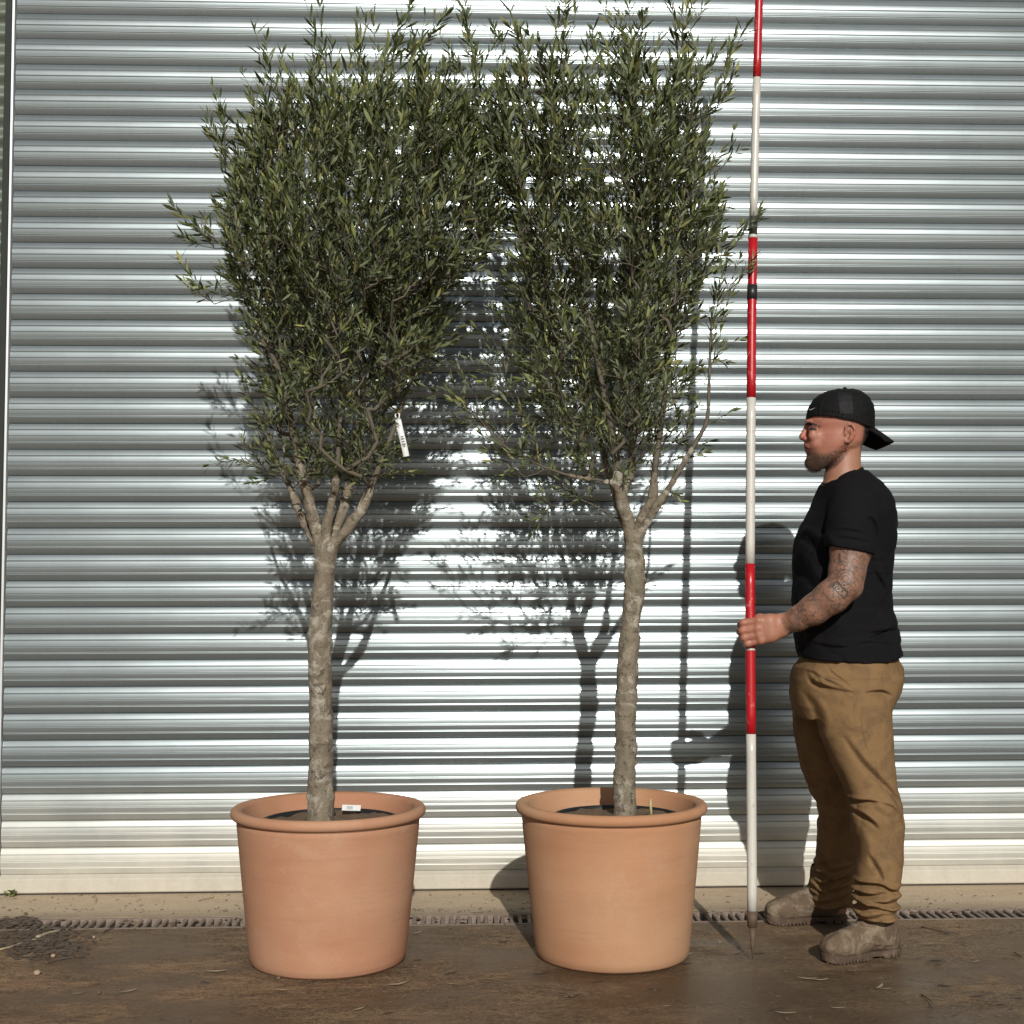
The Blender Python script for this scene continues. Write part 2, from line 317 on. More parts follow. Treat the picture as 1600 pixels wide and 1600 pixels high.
# ------------------------------------------------------------------ value noise / SDF tools
def _hash(i, j, k, s):
    h = (i*374761393+j*668265263+k*2147483647+s*974634777).astype(np.int64); h = (h ^ (h >> 13))*1274126177; h = h ^ (h >> 16); return (h & 0xffff)/65535.0
def vnoise(x, y, z, s=0):
    x, y, z = np.broadcast_arrays(x, y, z); i, j, k = (np.floor(a).astype(np.int64) for a in (x, y, z)); fx, fy, fz = x-i, y-j, z-k
    fx, fy, fz = (f*f*(3-2*f) for f in (fx, fy, fz)); r = 0
    for a in (0, 1):
        for b in (0, 1):
            for c in (0, 1):
                r = r+_hash(i+a, j+b, k+c, s)*(fx if a else 1-fx)*(fy if b else 1-fy)*(fz if c else 1-fz)
    return r*2-1
class SDF:
    def __init__(s, lo, hi, h):
        s.lo = np.array(lo, float); s.h = h; n = np.ceil((np.array(hi)-s.lo)/h).astype(int)+1; s.F = np.full(n, .05, np.float32); s.n = n
        s.ax = [s.lo[i]+h*np.arange(n[i]) for i in range(3)]
    def sub(s, lo, hi, pad):
        sl = []
        for i in range(3):
            a = int(max(0, math.floor((lo[i]-pad-s.lo[i])/s.h))); b = int(min(s.n[i], math.ceil((hi[i]+pad-s.lo[i])/s.h)+1)); sl.append(slice(a, max(a, b)))
        return tuple(sl), s.ax[0][sl[0]][:, None, None], s.ax[1][sl[1]][None, :, None], s.ax[2][sl[2]][None, None, :]
    def op(s, fn, lo, hi, k=.004, mode='add', pad=None):
        pad = max(k*2, .012) if pad is None else pad
        sl, X, Y, Z = s.sub(lo, hi, pad)
        if min(len(range(*q.indices(10**6))) for q in sl) == 0: return
        d = fn(X, Y, Z).astype(np.float32); F = s.F[sl]
        if mode == 'add': h = np.maximum(k-np.abs(F-d), 0)/k; s.F[sl] = np.minimum(F, d)-h*h*k*.25
        elif mode == 'cut': h = np.maximum(k-np.abs(F+d), 0)/k; s.F[sl] = np.maximum(F, -d)+h*h*k*.25
        elif mode == 'and': s.F[sl] = np.maximum(F, d)
        elif mode == 'off': s.F[sl] = F+d
    def cap(s, a, b, ra, rb, k=.006, mode='add', squash=None):
        a = np.array(a, float); b = np.array(b, float); r = max(ra, rb)
        def fn(X, Y, Z):
            ab = b-a; L = ab@ab+1e-12; t = np.clip(((X-a[0])*ab[0]+(Y-a[1])*ab[1]+(Z-a[2])*ab[2])/L, 0, 1)
            dx, dy, dz = X-a[0]-t*ab[0], Y-a[1]-t*ab[1], Z-a[2]-t*ab[2]
            if squash: dx, dy, dz = dx/squash[0], dy/squash[1], dz/squash[2]
            return np.sqrt(dx*dx+dy*dy+dz*dz)-(ra+(rb-ra)*t)
        s.op(fn, np.minimum(a, b)-r, np.maximum(a, b)+r, k, mode)
    def chain(s, P, R, k=.006, **kw):
        for i in range(len(P)-1): s.cap(P[i], P[i+1], R[i], R[i+1], k, **kw)
    def ell(s, c, r, k=.004, mode='add', rot=None):
        c = np.array(c, float); r = np.array(r, float); m = min(r); Rm = None if rot is None else np.array(Matrix.Rotation(rot[0], 3, rot[1]))
        def fn(X, Y, Z):
            x, y, z = X-c[0], Y-c[1], Z-c[2]
            if Rm is not None: x, y, z = (Rm[0, i]*x+Rm[1, i]*y+Rm[2, i]*z if False else Rm[i, 0]*x+Rm[i, 1]*y+Rm[i, 2]*z for i in range(3))
            q = np.sqrt((x/r[0])**2+(y/r[1])**2+(z/r[2])**2); return (q-1)*m
        R = np.full(3, max(r)) if rot else r
        s.op(fn, c-R, c+R, k, mode)
    def loft(s, rows, k=.01, p=2.3, taper=0.0, mode='add', grow=0.0):
        """rows of (y px, x front px, x back px, centre Y, half depth)"""
        T = []
        for (py, xf, xb, Yc, hd) in rows:
            a = at(xf, py, Yc); b = at(xb, py, Yc); T.append((a[2], a[0], b[0], Yc, hd))
        T = np.array(sorted(T)); zz = T[:, 0]
        def fn(X, Y, Z):
            f, b, yc, hd = (np.interp(Z, zz, T[:, i]) for i in range(1, 5))
            xc = (f+b)/2; rx = (b-f)/2+grow; ry = hd+grow; u = (X-xc)/rx; v = np.abs(Y-yc)/ry
            if taper: v = v/(1+taper*np.clip(u, -1, 1))
            q = (np.abs(u)**p+v**p)**(1/p); d = (q-1)*np.minimum(rx, ry); return np.maximum(d, np.maximum(zz[0]-grow-Z, Z-zz[-1]-grow))
        lo = (T[:, 1].min()-grow, (T[:, 3]-T[:, 4]).min()-grow, zz[0]-grow); hi = (T[:, 2].max()+grow, (T[:, 3]+T[:, 4]).max()+grow, zz[-1]+grow)
        s.op(fn, lo, hi, k, mode, pad=max(.03, 2*k))
    def nets(s):
        F = s.F; n = s.n; I = F < 0
        c = np.zeros(n-1, np.uint8)
        for a in (0, 1):
            for b in (0, 1):
                for d in (0, 1): c += I[a:n[0]-1+a, b:n[1]-1+b, d:n[2]-1+d]
        act = np.argwhere((c > 0) & (c < 8)); idx = np.full(n-1, -1, np.int32); idx[tuple(act.T)] = np.arange(len(act))
        acc = np.zeros((len(act), 3)); cnt = np.zeros(len(act))
        for ax in range(3):
            o1, o2 = [i for i in range(3) if i != ax]
            for a in (0, 1):
                for b in (0, 1):
                    p = act.copy(); p[:, o1] += a; p[:, o2] += b; q = p.copy(); q[:, ax] += 1
                    f0 = F[tuple(p.T)]; f1 = F[tuple(q.T)]; m = (f0 < 0) != (f1 < 0)
                    t = f0[m]/(f0[m]-f1[m]); pt = p[m].astype(float); pt[:, ax] += t; acc[m] += pt; cnt[m] += 1
        V = s.lo+s.h*acc/cnt[:, None]; Q = []
        for ax in range(3):
            o1, o2 = (ax+1) % 3, (ax+2) % 3
            sl0 = [slice(None)]*3; sl1 = [slice(None)]*3; sl0[ax] = slice(0, n[ax]-1); sl1[ax] = slice(1, n[ax])
            d = I[tuple(sl0)].astype(np.int8)-I[tuple(sl1)].astype(np.int8); e = np.argwhere(d != 0)
            e = e[(e[:, o1] > 0) & (e[:, o2] > 0) & (e[:, o1] < n[o1]-1) & (e[:, o2] < n[o2]-1)]; sg = d[tuple(e.T)]
            def g(a, b):
                p = e.copy(); p[:, o1] -= a; p[:, o2] -= b; return idx[tuple(p.T)]
            q = np.stack([g(1, 1), g(0, 1), g(0, 0), g(1, 0)], 1); q[sg < 0] = q[sg < 0][:, ::-1]; Q.append(q)
        Q = np.concatenate(Q); return V, Q[(Q >= 0).all(1)]
    def build(s, name, mat, parent=None, smooth_it=1):
        V, Q = s.nets()
        o = fast_mesh(name, V, Q, mat, parent)
        return o
def apply_creases(sdf, lines):
    """soft cloth folds: a valley with a raised lip above it, fading out at both ends"""
    for pts, w, a, Yc in lines:
        P = np.array([[at(x, y, Yc-.085)[0], at(x, y, Yc-.085)[2]] for x, y in pts]); P = smoothpath(P, len(P)*3) if len(P) > 2 else P
        L = np.concatenate([[0], np.cumsum(np.linalg.norm(np.diff(P, axis=0), axis=1))]); Lt = L[-1]; pad = 4.5*w
        def fn(X, Y, Z):
            best = np.full(np.broadcast(X, Z).shape, 9.0); f = np.zeros_like(best); sd = np.zeros_like(best)
            for i in range(len(P)-1):
                A, B = P[i], P[i+1]; ab = B-A; l = math.hypot(*ab)+1e-9
                t = np.clip(((X-A[0])*ab[0]+(Z-A[1])*ab[1])/l/l, 0, 1); dx = X-A[0]-t*ab[0]; dz = Z-A[1]-t*ab[1]; d = np.hypot(dx, dz); m = d < best
                best = np.where(m, d, best); f = np.where(m, (L[i]+t*l)/Lt, f); sd = np.where(m, (dz*ab[0]-dx*ab[1])/l*(1 if ab[0] >= 0 else -1), sd)
            amp = a*np.clip(np.sin(math.pi*np.clip(f, .0, 1)), 0, 1)**.75; ww = w*(.6+.5*np.sin(math.pi*f))
            dist = np.sqrt(np.maximum(best**2-sd**2, 0)); fall = np.exp(-(dist/w)**2)
            prof = np.exp(-(sd/ww)**2)-.85*np.exp(-((sd-1.9*ww)/(1.25*ww))**2)
            return (amp*prof*fall)*(1.0-np.clip((Y-Yc)/.03, 0, 1))
        lo = (P[:, 0].min()-pad, sdf.lo[1], P[:, 1].min()-pad); hi = (P[:, 0].max()+pad, Yc+.03, P[:, 1].max()+pad)
        sdf.op(fn, lo, hi, mode='off', pad=0)
def smoothpath(P, n):
    P = np.array(P, float); t = np.linspace(0, 1, len(P)); tt = np.linspace(0, 1, n); out = []
    for i in range(P.shape[1]):
        y = P[:, i]; m = np.gradient(y, t); j = np.clip(np.searchsorted(t, tt)-1, 0, len(t)-2); h = t[j+1]-t[j]; s = (tt-t[j])/h
        out.append((2*s**3-3*s**2+1)*y[j]+(s**3-2*s**2+s)*h*m[j]+(-2*s**3+3*s**2)*y[j+1]+(s**3-s**2)*h*m[j+1])
    return np.array(out).T

# ================================================================== SETTING
X0, X1 = -60, 60
DR0, DR1 = -.352, -.492          # drain channel edges
yard = mesh('yard_ground', [(X0, DR1, 0), (X0, -90, 0), (X1, -90, 0), (X1, DR1, 0)], [(0, 1, 2, 3)], M_ground, None, False); tag(yard, kind='structure')
apron = box('concrete_apron', (X0, DR0, -.12), (X1, .6, .002), M_apron); tag(apron, kind='structure')
# ---- channel drain
dr = thing('channel_drain', 'narrow slotted channel drain in the concrete along the foot of the roller shutter', 'drain', (0, -.42, 0))
box('channel_trough', (-7, DR1+.002, -.11), (7, DR0-.002, -.05), M_cavity, dr)
for (a, b, nm) in ((DR0-.014, DR0-.001, 'edge_rail'), (DR1+.001, DR1+.014, 'edge_rail')): box(nm, (-7, a, -.06), (7, b, .001), M_grate, dr)
bar0 = None; BP = .0285
for i in range(-62, 82):
    x = .13+i*BP
    if bar0 is None:
        ya, yb = DR1+.014, DR0-.014
        V = []; sec = [(-.0055, -.022), (-.0065, -.003), (-.0045, .0), (.0045, .0), (.0065, -.003), (.0055, -.022)]
        for y in (ya, yb): V += [(sx, y, sz) for sx, sz in sec]
        Fc = [(k, (k+1) % 6, 6+(k+1) % 6, 6+k) for k in range(6)]
        bar0 = mesh('grate_bar', V, Fc, M_grate, dr, False); bm_ = bar0.data; off = bar0.location.copy()
        o = bar0
    else:
        o = bar0.copy(); COL.objects.link(o)
    o.location = (x+off.x, off.y, off.z-rnd.uniform(0, .002)); o.rotation_euler.z = rnd.uniform(-.015, .015)
# silt clogging parts of the slots
V = []; Fc = []
for i in range(170):
    cx = rnd.choice([rnd.gauss(-1.75, .18), rnd.gauss(-.75, .1), rnd.gauss(-.9, .2), rnd.gauss(-.05, .2), rnd.gauss(.16, .05), rnd.gauss(1.85, .3), rnd.uniform(-2, 2.2)]); cy = rnd.uniform(DR1, DR0); r = rnd.uniform(.002, .010); b = len(V)
    for k in range(5):
        q = k*1.2566+rnd.uniform(-.3, .3); V.append((cx+r*1.6*math.cos(q), cy+r*math.sin(q), -.004))
    V.append((cx, cy, .0002+r*.15)); Fc += [(b+k, b+(k+1) % 5, b+5) for k in range(5)]
tag(mesh('silt', V, Fc, M_ground, dr), kind='stuff')

# ---- roller shutter
DOORL, DOORR = -1.608, 3.25
sh = thing('roller_shutter', 'tall galvanised steel roller shutter of horizontal convex slats filling the wall', 'shutter door', (0, 0, 0))
PITCH = .09294; ZB = H+2.0763-33*PITCH            # top of bottom rail
def slat_profile():
    pts = []; n = 28; L = PITCH; y = 0; amax = math.radians(24)
    zs = np.linspace(0, 1, n+1); yv = [0.0]
    for i in range(n):
        s = (zs[i]+zs[i+1])/2; a = amax*(2*s-1)                # s from bottom to top
        yv.append(yv[-1]+math.tan(-a)*L/n*-1)
    yv = np.array(yv); yv = yv-yv[0]; yv = yv*1.0
    yv = np.array([min(0, v) if True else v for v in yv])
    for i, s in enumerate(zs):
        z = s*(L-.004)+.002; y = yv[i]
        pts.append((y, z))
    out = [(.010, -.003), (.004, .0), (.0005, .0010)]
    def at_s(s): return float(np.interp(s, zs, yv)), s*(L-.004)+.002
    gro = (.25, .5, .75); k = 0; eps = .013
    for i, s in enumerate(zs):
        if any(abs(s-g) < .03 for g in gro): continue
        out.append(at_s(s))
    for g in gro:
        for ds, dy in ((-.026, 0), (-.016, .0014), (.004, .0017), (.010, -.0007), (.022, -.0006), (.030, 0)):
            y, z = at_s(g+ds); out.append((y+dy, z))
    hd = out[:3]; body = sorted(out[3:], key=lambda t: t[1]); out = hd+body
    out += [(.0045, L-.0012), (.011, L-.001)]
    return out
SP = slat_profile()
def slat_mesh():
    V = []; xs = (DOORL, DOORR)
    for (y, z) in SP:
        for x in xs: V.append((x, y, z))
    Fc = [(2*i, 2*i+1, 2*i+3, 2*i+2) for i in range(len(SP)-1)]
    n = len(V); Fc_end = []
    return V, Fc
V, Fc = slat_mesh(); slat0 = None
NS = 49
for i in range(NS):
    z = ZB+i*PITCH
    if slat0 is None: slat0 = mesh('slat', V, Fc, M_steel, sh); o = slat0
    else: o = slat0.copy(); COL.objects.link(o)
    o.location = (rnd.uniform(-.0015, .0015), rnd.uniform(-.001, .001), z); o.rotation_euler.x = rnd.uniform(-.004, .004)
# bottom rail: flat tee bar with chamfered top and rubber seal
rp = [(.01, ZB), (-.004, ZB), (-.018, ZB-.012), (-.021, ZB-.016), (-.021, .012), (-.018, .008), (.01, .008)]
V = [];
for (y, z) in rp: V += [(DOORL, y, z), (DOORR, y, z)]
mesh('bottom_rail', V, [(2*i, 2*i+1, 2*i+3, 2*i+2) for i in range(len(rp)-1)]+[tuple(range(0, 14, 2)), tuple(range(13, 0, -2))], M_rail, sh, False)
box('rubber_seal', (DOORL, -.012, -.001), (DOORR, .006, .0075), M_seal, sh)
ZT = ZB+NS*PITCH
for sx, nm in ((-1, 'guide_rail'), (1, 'guide_rail')):
    xa = DOORL-.003 if sx < 0 else DOORR+.003
    g = box(nm, (min(xa, xa+sx*.0085), -.020, 0.0), (max(xa, xa+sx*.0085), .03, ZT), M_edge, sh, .001)
    xb = xa+sx*.009
    box('guide_trim', (min(xb, xb+sx*.022), -.026, 0.0), (max(xb, xb+sx*.022), .03, ZT), M_dark, sh, .001)
# ---- building around the shutter
bd = thing('warehouse_wall', 'dark green horizontally corrugated cladding wall beside the shutter', 'wall', (0, .1, 0))
def clad(x0, x1, z0, z1):
    n = int((z1-z0)/.006); V = []
    for i in range(n+1):
        z = z0+(z1-z0)*i/n; y = .0-.010*math.cos(2*math.pi*z/.0765)
        V += [(x0, y, z), (x1, y, z)]
    return mesh('cladding_sheet', V, [(2*i, 2*i+1, 2*i+3, 2*i+2) for i in range(n)], M_clad, bd)
clad(-14, DOORL-.036, .0, 6.2); clad(DOORR+.036, 14, .0, 6.2)
clad(DOORL-.036, DOORR+.036, ZT+.36, 6.2)
hp = [(.03, ZT-.02), (-.10, ZT-.02), (-.28, ZT+.06), (-.30, ZT+.10), (-.30, ZT+.30), (-.26, ZT+.36), (.03, ZT+.36)]
V = []
for y, z in hp: V += [(DOORL-.2, y, z), (DOORR+.2, y, z)]
mesh('shutter_hood', V, [(2*i, 2*i+1, 2*i+3, 2*i+2) for i in range(6)]+[tuple(range(0, 14, 2)), tuple(range(13, 0, -2))], M_edge, sh, False)

# ================================================================== POTS
def make_pot(cx, cy, mat, label, ztop, rt=.2795, rb=.222, seed=0):
    t = thing('terracotta_pot', label, 'plant pot', (cx, cy, 0), 'two big terracotta pots in front of the shutter')
    hr = ztop; prof = [(0, .004), (rb-.02, .0), (rb-.006, .0015), (rb, .008)]
    rw = rt-.0125
    for s in np.linspace(0, 1, 24)[1:]:
        prof.append((rb+(rw-.004-rb)*s**.93, .008+(hr-.033-.008)*s))
    prof += [(rw-.0045, hr-.0325)]
    V, Fc = lathe(prof, (cx, cy, 0)); mesh('pot_body', V, Fc, mat, t)
    # rim roll and inside wall
    rim = [(rw-.006, hr-.034), (rw-.001, hr-.0335)]
    for q in np.linspace(-1.9, 1.75, 15):
        rim.append((rt-.014+.014*math.cos(q), hr-.0155+.0155*math.sin(q)))
    rim += [(rt-.030, hr-.003), (rt-.036, hr-.010), (rt-.042, hr-.07), (rb-.015, .06), (0, .05)]
    V, Fc = lathe(rim, (cx, cy, 0)); V = [np.array(v) for v in V]
    mesh('pot_rim', V, Fc, mat, t)
    return t
P1 = (-.389, -.858); P2 = (.431, -.838)
ZR1 = at(515, 1258, P1[1])[2]; ZR2 = at(955, 1251, P2[1])[2]
pot1 = make_pot(*P1, M_terra1, 'round orange terracotta pot of the left tree, with a white label inside its rim', ZR1)
pot2 = make_pot(*P2, M_terra2, 'paler terracotta pot of the right tree, nearest the striped pole', ZR2)
def nursery_pot(cx, cy, z, r, label, ztop):
    t = thing('nursery_pot', label, 'plant pot', (cx, cy, .05), 'black plastic nursery pots sunk inside the terracotta pots')
    prof = [(r*.8, .055), (r*.97, z-.03), (r*.98, z), (r, z+.002), (r+.006, z-.001), (r+.007, z-.012), (r+.003, z-.014), (r-.004, z-.012), (r-.006, z-.03), (r*.75, z-.20)]
    V, Fc = lathe(prof, (cx, cy, 0), 72); mesh('plastic_rim', V, Fc, M_plastic, t)
    # lumpy soil disc
    V = [(cx, cy, z-.004)]; Fc = []; nr, na = 14, 60
    for i in range(1, nr+1):
        rr = (r-.004)*i/nr
        for k in range(na):
            q = 2*math.pi*k/na; x = cx+rr*math.cos(q); y = cy+rr*math.sin(q)
            V.append((x, y, z-.008+.010*noise.noise(Vector((x*22, y*22, z)))+.006*noise.noise(Vector((x*70, y*70, 3))) + .012*math.exp(-(rr/.06)**2)))
    for k in range(na): Fc.append((0, 1+k, 1+(k+1) % na))
    for i in range(nr-1):
        for k in range(na): a = 1+i*na+k; b = 1+i*na+(k+1) % na; Fc.append((a, a+na, b+na, b))
    mesh('soil', V, Fc, M_soil, t); return t
n1 = nursery_pot(-.385, P1[1]+.005, ZR1-.043, .200, 'black plastic nursery pot with brown soil inside the left terracotta pot', ZR1)
n2 = nursery_pot(.450, P2[1]+.01, ZR2-.046, .190, 'black plastic nursery pot inside the right terracotta pot', ZR2)
# label stuck on nursery pot edge, left
lp = at(549, 1262, P1[1]+.12)
lab = thing('pot_label', 'small white printed label lying on the black rim inside the left pot', 'label', tuple(lp))
def quadplate(name, c, ux, uy, w, h, th, mat, parent):
    c = np.array(c); ux = np.array(ux, float); ux /= np.linalg.norm(ux); uy = np.array(uy, float); uy /= np.linalg.norm(uy); n = np.cross(ux, uy)
    V = []
    for s in (0, 1):
        for a, b in ((-1, -1), (1, -1), (1, 1), (-1, 1)): V.append(c+ux*w/2*a+uy*h/2*b-n*th*s)
    return mesh(name, V, [(0, 1, 2, 3), (7, 6, 5, 4), (0, 4, 5, 1), (1, 5, 6, 2), (2, 6, 7, 3), (3, 7, 4, 0)], mat, parent, False)
quadplate('label_card', lp, (1, .1, -.05), (0, .8, .45), .055, .026, .001, M_white, lab)
for k in range(7): quadplate('printed_bar', lp+np.array([-.021+k*.004, -.0019, .0004]), (1, .1, -.05), (0, .8, .45), (.0012, .002)[k % 2], .014, .0004, M_print, lab)
# dry stalk standing in the right nursery pot
sp_ = at(1018, 1262, P2[1]-.02)
V, Fc = tube([sp_+np.array([0, 0, -.03]), sp_+np.array([-.003, 0, .01]), sp_+np.array([-.001, 0, .026])], [.0035, .0045, .001], 6)
o = mesh('dry_stalk', V, Fc, simple('straw', (.42, .36, .18), .7)); tag(o, 'short pale dry stalk standing in the soil of the right pot', 'stalk')

# ================================================================== TREES
LT_top = np.array([(0, 0, 0), (-.42, 0, .30), (.42, 0, .30), (-.5, 0, .62), (.5, 0, .62), (0, 0, 1), (0, .10, .30), (0, .10, .62)])
def make_tree(name, label, cat_label, base_xy, Yt, trunk_rows, fork, limbs, crown, natt, seed, shootdens, knots, sparse_pts, group):
    R = np.random.default_rng(seed)
    root = thing(name, label, 'tree', (base_xy[0], base_xy[1], .4), group)
    # --- trunk + limb bases as one blended surface
    pts = []; rad = []
    for (y, a, b) in trunk_rows:
        p = at((a+b)/2, y, Yt); pts.append(p); rad.append((at(b, y, Yt)[0]-at(a, y, Yt)[0])/2)
    LP = []
    for (P, r0, r1) in limbs:
        Q = np.array([at(x, y, Yt+dy) for (x, y, dy) in P]); n = max(6, int(np.linalg.norm(np.diff(Q, axis=0), axis=1).sum()/.03)); LP.append((smoothpath(Q, n), np.linspace(r0, r1, n)))
    allp = np.vstack([np.array(pts)]+[q[:9] for q, _ in LP]); lo = allp.min(0)-.06; hi = allp.max(0)+.06
    s = SDF(lo, hi, .0042)
    tp = smoothpath(np.array(pts), 40); tr = np.interp(np.linspace(0, 1, 40), np.linspace(0, 1, len(rad)), rad)*.935
    s.chain(tp, tr, .006)
    for q, r in LP:
        m = min(len(q), 12); s.chain(q[:m], r[:m], .010)
    for (kx, ky, kr, dy) in knots:
        p = at(kx, ky, Yt); i = int(np.argmin(np.abs(tp[:, 2]-p[2]))); c = tp[i].copy(); w = tr[i]
        off = np.clip((p[0]-c[0])/w, -.95, .95); c = c+np.array([off*w*.93, -w*math.sqrt(1-off*off)*.93, 0]); s.ell(c, (kr, kr, kr*.85), .008)
        if dy: s.ell(c+np.array([0, -kr, 0]), (kr*.4, kr*.6, kr*.35), .003, 'cut')
    for _ in range(46):
        i = R.integers(1, 37); q = R.uniform(0, 6.28); s.ell(tp[i]+np.array([math.cos(q)*tr[i], math.sin(q)*tr[i], 0])*.97, (R.uniform(.003, .006),)*2+(R.uniform(.003, .005),), .006)
    X, Y, Z = s.ax[0][:, None, None], s.ax[1][None, :, None], s.ax[2][None, None, :]
    s.F += (.0036*vnoise(X*30, Y*30, Z*22, seed)+.0022*vnoise(X*80, Y*80, Z*50, seed+1)).astype(np.float32)
    s.build('trunk', M_bark, root)
    # --- branching
    nodes = []; par = []
    def addchain(Q, parent):
        for q in Q: nodes.append(np.array(q)); par.append(parent); parent = len(nodes)-1
        return parent
    nodes.append(pts[-1].copy()); par.append(-1)
    limb_r = {}
    for q, r in LP:
        st = len(nodes); addchain(q[1:], 0)
        for j in range(len(q)-1): limb_r[st+j] = r[j+1]
    yy = np.array([c[0] for c in crown]); xl = np.array([c[1] for c in crown]); xr = np.array([c[2] for c in crown]); dn = np.array([c[3] for c in crown], float)
    area = (xr-xl)*dn; cdf = np.concatenate([[0], np.cumsum((area[1:]+area[:-1])/2*np.diff(yy))]); cdf /= cdf[-1]
    A = []
    while len(A) < natt:
        py = np.interp(R.random(), cdf, yy); l = np.interp(py, yy, xl); r = np.interp(py, yy, xr); u = R.uniform(-1, 1); u = np.sign(u)*abs(u)**.85
        px = (l+r)/2+(r-l)/2*u; hw = (r-l)/2/480*1.0; dmax = min(.40, hw*1.0)*math.sqrt(max(.05, 1-u*u*.9)); v = R.uniform(-1, 1)*dmax
        A.append(at(px, py, Yt+v*.95))
    for (px, py, dy) in sparse_pts: A.append(at(px, py, Yt+dy))
    A = np.array(A); f0 = nodes[0]; order = np.argsort(np.linalg.norm((A-f0)*np.array([1, 1, .9]), axis=1))
    tips = []; N = np.zeros((len(nodes)+len(A)*14, 3)); N[:len(nodes)] = nodes; nn = len(nodes); par = list(par)
    for k in order:
        p = A[k]; d = p-N[:nn]; dist = np.linalg.norm(d, axis=1); up = d[:, 2]/(dist+1e-6)
        cost = dist*(1+.9*np.clip(.45-up, 0, 2)); j = int(np.argmin(cost)); a = N[j].copy(); L = dist[j]
        m = max(1, int(L/.035)); m = min(m, 12); prev = j
        bow = np.array([R.normal(0, .06), R.normal(0, .06), -.10])*L
        for q in range(1, m+1):
            t = q/m; N[nn] = a+(p-a)*t+bow*4*t*(1-t)*.5+(R.normal(0, .003, 3) if q < m else 0); par.append(prev); prev = nn; nn += 1
        tips.append(prev)
    N = N[:nn]; r = np.zeros(nn); ch = [[] for _ in range(nn)]
    for i in range(1, nn): ch[par[i]].append(i)
    for i in range(nn-1, -1, -1):
        r[i] = .0013 if not ch[i] else (sum(r[c]**2.4 for c in ch[i]))**(1/2.4)
        if not ch[i]: r[i] = .0013
    # children can have lower index than parents only for limbs, which are ordered too
    r = np.minimum(r, .0062)
    for i, v in limb_r.items(): r[i] = max(r[i]*.6, v)
    V = []; Fc = []; vis = set()
    for i in range(nn):
        for c in ch[i]:
            if len(ch[i]) > 1 or i == 0 or par[i] == -1 or c != ch[i][0]:
                chain = [i, c]
                while len(ch[chain[-1]]) >= 1:
                    nx = max(ch[chain[-1]], key=lambda q: r[q]); chain.append(nx)
                    if len(ch[chain[-2]]) > 1: chain.pop(); break
                P = N[chain]; rr = r[chain].copy(); rr[0] = rr[1]
                if len(P) >= 2: tube(P, rr, 6 if rr.max() > .004 else 4, False, V, Fc)
    mesh('branches', V, Fc, M_twig, root)
    # --- leafy shoots
    LV = []; TV = []; TF = []
    cz = A[:, 2].mean(); cx = A[:, 0].mean(); zmin, zmax = A[:, 2].min(), A[:, 2].max()
    def leaf(p, d, nrm, L, w):
        d = d/np.linalg.norm(d); sd = np.cross(nrm, d); sd /= np.linalg.norm(sd)+1e-9; n = np.cross(d, sd)
        T = LT_top; x = T[:, 0]*w; z = T[:, 2]*L; bend = -.16*L*(T[:, 2]**2)*R.uniform(-.3, 1.3)+T[:, 1]*-w*.9
        LV.append(p+x[:, None]*sd+z[:, None]*d+bend[:, None]*n)
    starts = [(N[t], N[t]-N[par[t]]) for t in tips]
    extra = R.choice(np.arange(1, nn), int(len(tips)*shootdens), replace=True)
    for e in extra:
        if r[e] < .0065 and N[e][2] > zmin-.02: starts.append((N[e], N[e]-N[par[e]]))
    for (p0, d0) in starts:
        hrel = (p0[2]-zmin)/(zmax-zmin); d0 = d0/(np.linalg.norm(d0)+1e-9)
        out = np.array([(p0[0]-cx)*1.0, (p0[1]-Yt)*1.2, 0]); upw = .25+1.15*hrel
        d = d0*.45+out*1.1+np.array([0, 0, upw])+R.normal(0, .38-.16*hrel, 3); d /= np.linalg.norm(d)
        L = R.uniform(.045, .115)+.07*hrel*R.random()+(R.uniform(.04, .13) if hrel > .80 and R.random() < .35 else 0)
        n = max(3, int(L/.0155)); P = []; q = p0.copy(); dd = d.copy()
        for i in range(n+1):
            P.append(q.copy()); dd = dd+R.normal(0, .05, 3)+np.array([0, 0, .03*(hrel-.35)]); dd /= np.linalg.norm(dd); q = q+dd*L/n
        P = np.array(P); tube(P, np.linspace(.0013, .0006, n+1), 3, False, TV, TF)
        side = np.cross(dd, R.normal(0, 1, 3)); side /= np.linalg.norm(side)
        big = R.uniform(.8, 1.2)
        for i in range(1, n+1):
            t = P[i]-P[i-1]; t /= np.linalg.norm(t); a = side if i % 2 else np.cross(t, side)
            for sg in (-1, 1):
                if R.random() < .14+(.22 if L > .17 else 0): continue
                sp = R.uniform(.55, 1.0)*(1-.35*i/n); ld = t+sg*a*sp+R.normal(0, .16, 3)+np.array([0, 0, -.10*(1-hrel)])
                LL = R.uniform(.024, .053)*big*(.74+.36*hrel); leaf(P[i], ld, t+R.normal(0, .3, 3), LL, LL*R.uniform(.125, .205)*(1.2-.25*hrel))
        for _ in range(2): leaf(P[-1], dd+R.normal(0, .22, 3), R.normal(0, 1, 3), R.uniform(.022, .042), .0065)
    LVv = np.concatenate(LV); nl = len(LV); base = (np.arange(nl)*8)[:, None, None]
    tri = np.array([(0, 6, 1), (0, 2, 6), (1, 6, 7), (1, 7, 3), (6, 2, 4), (6, 4, 7), (3, 7, 5), (7, 4, 5)]); Q = (base+tri[None]).reshape(-1, 3)
    LVv[:, 1] = np.minimum(LVv[:, 1], -.045)
    mesh('twigs', TV, TF, M_twig, root).__setitem__('kind', 'stuff')
    fo = fast_mesh('foliage', LVv, Q, M_leaf, root, True, 3); fo['kind'] = 'stuff'
    return root, nl
